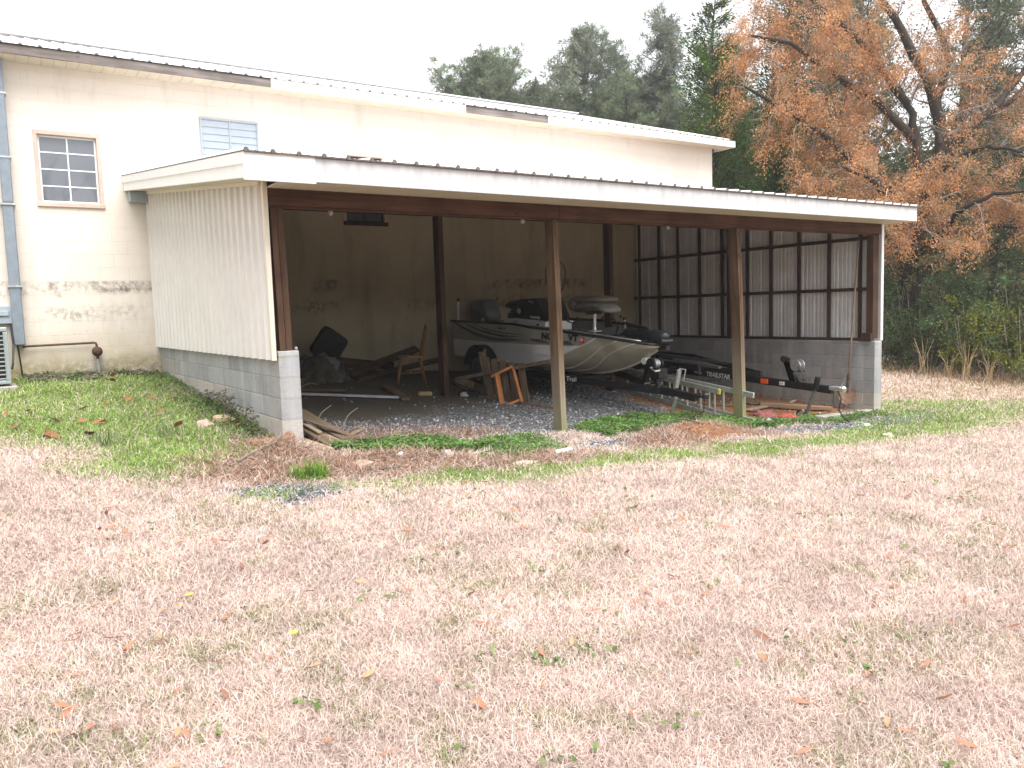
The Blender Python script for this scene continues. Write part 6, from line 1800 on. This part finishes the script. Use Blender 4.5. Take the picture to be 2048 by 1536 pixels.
def clover():
    rn = np.random.default_rng(92); C = []; K = []
    for key, poly, amt, hgt in (('clover1', ZP['clover1'], 5200, .10), ('clover2', ZP['clover2'], 3600, .06), ('clover3', ZP['clover3'], 13000, .085), ('clover4', ZP['clover4'], 5000, .07)):
        P = np.array(poly); x = rn.uniform(P[:, 0].min() - .2, P[:, 0].max() + .2, amt * 6); y = rn.uniform(P[:, 1].min() - .2, P[:, 1].max() + .2, amt * 6)
        w = zones(x, y)[key] * (.35 + .9 * fnoise(x, y, .3, 101)); k = rn.random(len(x)) < w * .75
        x, y, w = x[k], y[k], w[k]; n = len(x)
        z = gz(x, y) + .01 + hgt * rn.random(n) ** .8 * (.4 + .8 * fnoise(x, y, .22, 103)) * np.minimum(1, w * 1.6)
        C.append(np.c_[x, y, z]); K.append(np.array([.13, .25, .075]) * (.55 + .9 * fnoise(x, y, .2, 104))[:, None] * rn.uniform(.6, 1.4, (n, 1)) * np.c_[rn.uniform(.8, 1.5, n), np.ones(n), np.ones(n)])
    # scattered green weeds on the lawn, along the left wall and in the shed mouth
    x, y, d_ = view_sample(rn, 60000, 2.2, 14); w = np.clip((fnoise(x, y, .20, 106) - .70) * 9, 0, 1) * np.clip(fnoise(x, y, 1.9, 107) * 2 - .5, .1, 1); k = (rn.random(len(x)) < w) & ~inside_shed(x, y) & (y < 13)
    x, y = x[k], y[k]; n = len(x); C.append(np.c_[x, y, gz(x, y) + rn.uniform(.018, .045, n)]); K.append(np.array([.16, .24, .08]) * rn.uniform(.5, 1.3, (n, 1)))
    x = rn.uniform(.45, 2.33, 1500); y = 13.1 - rn.random(1500) ** 2 * .5; k = fnoise(x, y, .3, 108) > .5; x, y = x[k], y[k]; n = len(x); C.append(np.c_[x, y, gz(x, y) + rn.uniform(.0, .09, n)]); K.append(np.array([.07, .13, .03]) * rn.uniform(.5, 1.5, (n, 1)))
    y = rn.uniform(7.7, 12.9, 3800); x = 2.34 - rn.random(3800) ** 2 * .35; C.append(np.c_[x, y, gz(x, y) + rn.uniform(.0, .08, 3800)]); K.append(np.array([.15, .22, .08]) * rn.uniform(.5, 1.4, (3800, 1)))
    C = np.concatenate(C); K = np.concatenate(K)
    up = np.tile(np.array([[0, 0, .15]]), (len(C), 1))
    o = np_mesh('clover', leaves(C, .030, .026, up, rn, 1.0, True), 4, m_leaf, rep(np.clip(K, 0, 1), 4)); tag(o, kind='stuff')
clover()
def straw():
    rn = np.random.default_rng(93)
    x = np.r_[rn.uniform(1.0, 5.4, 52000), rn.uniform(5.3, 8.7, 24000), rn.uniform(2.6, 5, 8000)]; y = np.r_[rn.uniform(5.9, 7.9, 52000), rn.uniform(6.0, 7.3, 24000), rn.uniform(7.35, 8.4, 8000)]
    Z = zones(x, y); w = np.maximum.reduce([Z['roots'], Z['mound'] * .30 + .8 * Z['mound'] * ((x < 6.9) | (x > 8.0)), Z['mat'] * .5]) * (.3 + fnoise(x, y, .4, 111)); k = (rn.random(len(x)) < w) & ~((x > 2.34) & (x < 2.58) & (y > 7.4))
    x, y = x[k], y[k]; n = len(x)
    pal = np.array([(.38, .26, .20), (.50, .38, .31), (.24, .14, .095), (.62, .51, .44), (.36, .19, .12)])
    c = pal[rn.choice(5, n, p=[.3, .27, .14, .17, .12])] * rn.uniform(.6, 1.25, (n, 1))
    blades('root_straw', x, y, .15, .0055, c, .88, rn, .5, .004)
    # dry weeds of the cut field and its rim at the right
    x = rn.uniform(12.5, 23, 34000); y = rn.uniform(5, 15, 34000)
    Z = zones(x, y); w = np.clip(.5 * Z['cutsoil'] + np.clip(1 - np.abs(x - 20.3 + (y - 10) * -.25) / 1.6, 0, 1), 0, 1) * (.3 + fnoise(x, y, .8, 114)); k = rn.random(len(x)) < w
    x, y = x[k], y[k]; n = len(x); pal = np.array([(.42, .29, .19), (.52, .40, .29), (.30, .18, .11), (.24, .22, .10)])
    blades('dry_weeds', x, y, .10 + .26 * np.clip((x - 18.6) / 2, 0, 1), .014, pal[rn.choice(4, n, p=[.34, .3, .18, .18])] * rn.uniform(.6, 1.2, (n, 1)), .45, rn, .5)
straw()
# a bright tuft of grass on the turned earth
def tuft(label, x, y, n, L, col, seed):
    rn = np.random.default_rng(seed); a = rn.uniform(0, 6.28, n); r = rn.random(n) ** .6 * .12
    xx, yy = x + r * np.cos(a) * 1.3, y + r * np.sin(a) * .8
    o = blades('grass_tuft', xx, yy, L, .007, np.array(col) * rn.uniform(.6, 1.35, (n, 1)), .30, rn, .35)
    del o['kind']; return tag(o, label, 'grass tuft', 'grass tufts')
tuft('bright green grass tuft on the bare ground in front of the straw heap', 2.18, 6.22, 420, .16, (.16, .27, .05), 1)
tuft('dull bluish grass tuft in the left grass', .95, 8.0, 60, .20, (.17, .22, .11), 2)
tuft('second bluish tuft in the left grass, nearer the block wall', 1.45, 8.1, 45, .18, (.17, .22, .11), 3)
# dead nettles along the left block wall
m_weed = m_leaf
def nettle(label, x, y, h, seed):
    rg = random.Random(seed); rn = np.random.default_rng(seed); zg = g(x, y)
    root = thing('dead_nettle', label, 'weed', (x, y, zg), 'dead nettles along the left block wall')
    mb = MB(); C = []; K = []
    for s in range(rg.randint(2, 4)):
        p = [(x + rg.gauss(0, .03), y + rg.gauss(0, .05), zg), (x + rg.gauss(-.02, .03), y + rg.gauss(0, .05), zg + h * .5), (x + rg.gauss(-.04, .04), y + rg.gauss(0, .07), zg + h * rg.uniform(.75, 1))]
        mb.tube(p, [.005, .004, .003], 4)
        P = np.array(p[2]); n = 14
        C.append(P + rn.normal(size=(n, 3)) * (.018, .018, .022)); K.append(np.array((.22, .19, .20)) * rn.uniform(.5, 1.3, (n, 1)))
        n = 40; f = rn.random((n, 1)); C.append(np.array(p[0]) * (1 - f) + P * f + rn.normal(size=(n, 3)) * .03); K.append(np.array((.12, .17, .06)) * rn.uniform(.5, 1.4, (n, 1)))
    mb.build('stems', M_NET, root)
    np_mesh('foliage', leaves(np.concatenate(C), .032, .022, None, rn), 4, m_leaf, rep(np.clip(np.concatenate(K), 0, 1), 4), root)
M_NET = M_plain('nettle stem', (.16, .12, .08), .8)
for i, (y, h, lab) in enumerate(((9.7, .20, 'purple topped weed farthest back along the left block wall'), (9.25, .24, 'purple topped weed second from the back along the block wall'), (8.85, .30, 'tall thin purple topped weed by the block wall'),
                                 (8.45, .22, 'low purple topped weed in the middle of the row by the block wall'), (8.15, .32, 'tallest purple topped weed by the block wall'), (7.9, .24, 'purple topped weed nearest the clay clods'))):
    nettle(lab, 2.22, y, h, 300 + i)
# tall dry stalks on the field edge
for i, (x, y, h) in enumerate(((20.3, 11.2, 1.0), (19.9, 9.9, .95), (19.7, 9.3, .8), (20.2, 10.5, .7))):
    zg = g(x, y); rg = random.Random(400 + i); mb = MB()
    for s in range(13):
        a = rg.uniform(0, 6.28); mb.tube([(x + rg.gauss(0, .10), y + rg.gauss(0, .04), zg), (x + .1 * math.cos(a), y + .1 * math.sin(a), zg + h * .6), (x + .25 * math.cos(a), y + .25 * math.sin(a), zg + h * rg.uniform(.6, 1.05))], [.005, .004, .0025], 4)
    tag(mb.build('dry_stalks', M_plain('straw stalk', (.50, .36, .20), .8, 0, 6, .2), None, (x, y, zg)), ('orange straw clump of stalks at the field edge nearest the shed', 'straw stalks at the field edge in front of the yellow bush', 'shortest straw stalks toward the right edge of the field', 'small straw stalks between the two tallest clumps')[i], 'dry stalks', 'dry stalks at the field edge')

# ---------------------------------------------------------------- fallen leaves: one by one
def fallen():
    rg = random.Random(55); rn = np.random.default_rng(55)
    protos = []
    mats = [M_plain('red brown leaf', (.36, .15, .085), .7, 0, 40, .2), M_plain('tan leaf', (.48, .25, .14), .7, 0, 40, .2), M_plain('dark brown leaf', (.22, .10, .065), .7, 0, 40, .2)]
    for m in mats:
        for curl in (.12, .3):
            mb = MB(); rows = []
            for i in range(8):
                f = i / 7; w = .5 * math.sin(math.pi * min(1, f * .92 + .06)) ** .8 * .26; z = curl * (f - .5) ** 2
                rows.append([(f - .5, -w, z + .10 * w), (f - .5, 0, z), (f - .5, w, z + .10 * w)])
            mb.grid(rows); me_o = mb.build('fallen_leaf', m, None, smooth=True); protos.append(me_o)
    lab = {0: 'narrow reddish brown leaf fallen on the pale dead grass', 1: 'narrow light tan leaf fallen on the pale dead grass', 2: 'narrow dark brown leaf fallen on the pale dead grass'}
    used = set(); n = 0
    while n < 285:
        x, y, d = view_sample(rn, 1, 2.3, 8.0, .8); x, y = float(x[0]), float(y[0])
        if y > 6.6 and x > .5: continue
        if fnoise(np.array([x]), np.array([y]), 1.4, 120)[0] < rg.uniform(.25, .6): continue
        k = rg.choice((0, 0, 0, 1, 1, 2)) * 2 + rg.randint(0, 1)
        o = protos[k] if k not in used else protos[k].copy()
        if k in used: COL.objects.link(o)
        used.add(k)
        s = rg.uniform(.055, .095)
        o.scale = (s, s * rg.uniform(.7, 1.1), s); o.location = (x, y, g(x, y) + rg.uniform(.026, .044)); o.rotation_euler = (rg.gauss(0, .35), rg.gauss(0, .25), rg.uniform(0, 6.28))
        tag(o, lab[k // 2], 'leaf', 'leaves fallen on the dead lawn'); n += 1
    for k, p in enumerate(protos):
        if k not in used: bpy.data.objects.remove(p)
fallen()
# broad brown leaves on the green grass at the left
mb = MB(); rows = []
for i in range(7):
    f = i / 6; w = .36 * math.sin(math.pi * min(1, f * .9 + .08)) * (1 + .35 * math.sin(f * 19)); rows.append([(f - .5, -w, .1 * f), (f - .5, 0, 0), (f - .5, w, .14 * (1 - f))])
mb.grid(rows); bl = mb.build('fallen_leaf', M_plain('broad brown leaf', (.26, .11, .05), .7, 0, 30, .3), None)
rg = random.Random(8)
for i in range(26):
    o = bl if i == 0 else bl.copy()
    if i: COL.objects.link(o)
    x, y = rg.uniform(-.2, 2.2), rg.uniform(8.0, 12.8)
    if i == 0: x, y = .55, 8.45
    s = rg.uniform(.09, .14) if i else .2
    o.scale = (s, s, s); o.location = (x, y, g(x, y) + .04); o.rotation_euler = (rg.gauss(0, .4), rg.gauss(0, .3), rg.uniform(0, 6.28))
    tag(o, 'broad brown leaf lying on the green grass left of the shed' if i else 'large curled brown leaf at the edge of the green grass and the dead lawn', 'leaf', 'broad leaves on the green grass')
# two small yellow flowers in the lawn
for i, (x, y) in enumerate(((1.06, 3.36), (.78, 4.06))):
    mb = MB(); z = g(x, y)
    mb.tube([(x, y, z), (x, y, z + .03)], .0025, 5)
    for k in range(9):
        a = 6.28 * k / 9; mb.add([(x, y, z + .032), (x + .018 * math.cos(a - .25), y + .018 * math.sin(a - .25), z + .038), (x + .021 * math.cos(a), y + .021 * math.sin(a), z + .036), (x + .018 * math.cos(a + .25), y + .018 * math.sin(a + .25), z + .038)], [(0, 1, 2, 3)])
    tag(mb.build('dandelion', M_plain('yellow petal %d' % i, (.75, .58, .03), .6), None, (x, y, z)), ('small yellow flower in the lawn nearer the camera', 'small yellow flower farther off in the lawn')[i], 'flower')

# bare tree across the yard: its branches show in the window glass
def yard_tree():
    rg = random.Random(99); x, y = 4.2, -15.0; zg = g(x, y); T = Tree(rg)
    root = thing('bare_tree', 'bare grey tree across the yard, seen as a reflection in the window glass', 'tree', (x, y, zg))
    tr = T.wander((x, y, zg - .2), (0, 0, 1), 6.5, 8, .06, .1); T.limb(tr, .22, .10, 8)
    for i in range(13):
        p, d = T.along(tr, rg.uniform(.3, 1)); a = rg.uniform(0, 6.28)
        q = T.wander(p, (math.cos(a), math.sin(a), rg.uniform(.5, 1.3)), rg.uniform(3, 5.5), 8, .14, .03); T.limb(q, .09, .02, 6)
        for j in range(9):
            p3, d3 = T.along(q, rg.uniform(.2, 1)); q3 = T.wander(p3, Vector((rg.gauss(0, 1), rg.gauss(0, 1), rg.gauss(.3, .5))) + d3, rg.uniform(1, 2.2), 5, .18, .02); T.limb(q3, .03, .008, 4)
            for k in range(4):
                p4, d4 = T.along(q3, rg.uniform(.3, 1)); T.limb(T.wander(p4, Vector((rg.gauss(0, 1), rg.gauss(0, 1), rg.gauss(.2, .5))) + d4, .8, 3, .2, 0), .01, .004, 3)
    T.mb.build('trunk', m_bark_d, root)
yard_tree()

# ---------------------------------------------------------------- unseen tree line added behind the viewer to block low sky from the shed
def sky_block_trees():
    rn = np.random.default_rng(62); n = 26000
    x = rn.uniform(-45, 45, n); y = -24 - rn.random(n) * 7 + np.abs(x) * .18
    gap = (np.abs(x - 5) < 3.6) & (rn.random(n) < .93)
    z = gz(x, y) + (5.0 + 3 * fnoise(x, y, 5, 72)) * rn.random(n) ** .85
    z = np.where(gap, gz(x, y) + 3.2 * rn.random(n), z)
    col = np.array([.07, .085, .04]) * (.5 + fnoise(x, z, 2.5, 73))[:, None] * rn.uniform(.7, 1.3, (n, 1))
    o = np_mesh('sky_block_trees', leaves(np.c_[x, y, z], .75, .45, None, rn), 4, m_leaf, rep(col, 4)); tag(o, kind='stuff')
sky_block_trees()

# ---------------------------------------------------------------- the damp air: far trees go pale
def haze():
    mb = MB(); mb.box((-70, -50, -4.5), (75, 75, 26.0))
    m = bpy.data.materials.new('damp air'); m.use_nodes = True; nt = m.node_tree; nt.nodes.clear()
    o = nt.nodes.new('ShaderNodeOutputMaterial'); v = nt.nodes.new('ShaderNodeVolumePrincipled')
    v.inputs['Color'].default_value = (.92, .94, .96, 1); v.inputs['Density'].default_value = .0012; v.inputs['Anisotropy'].default_value = .2
    nt.links.new(v.outputs[0], o.inputs['Volume'])
    tag(mb.build('haze', m, None), kind='stuff')
haze()
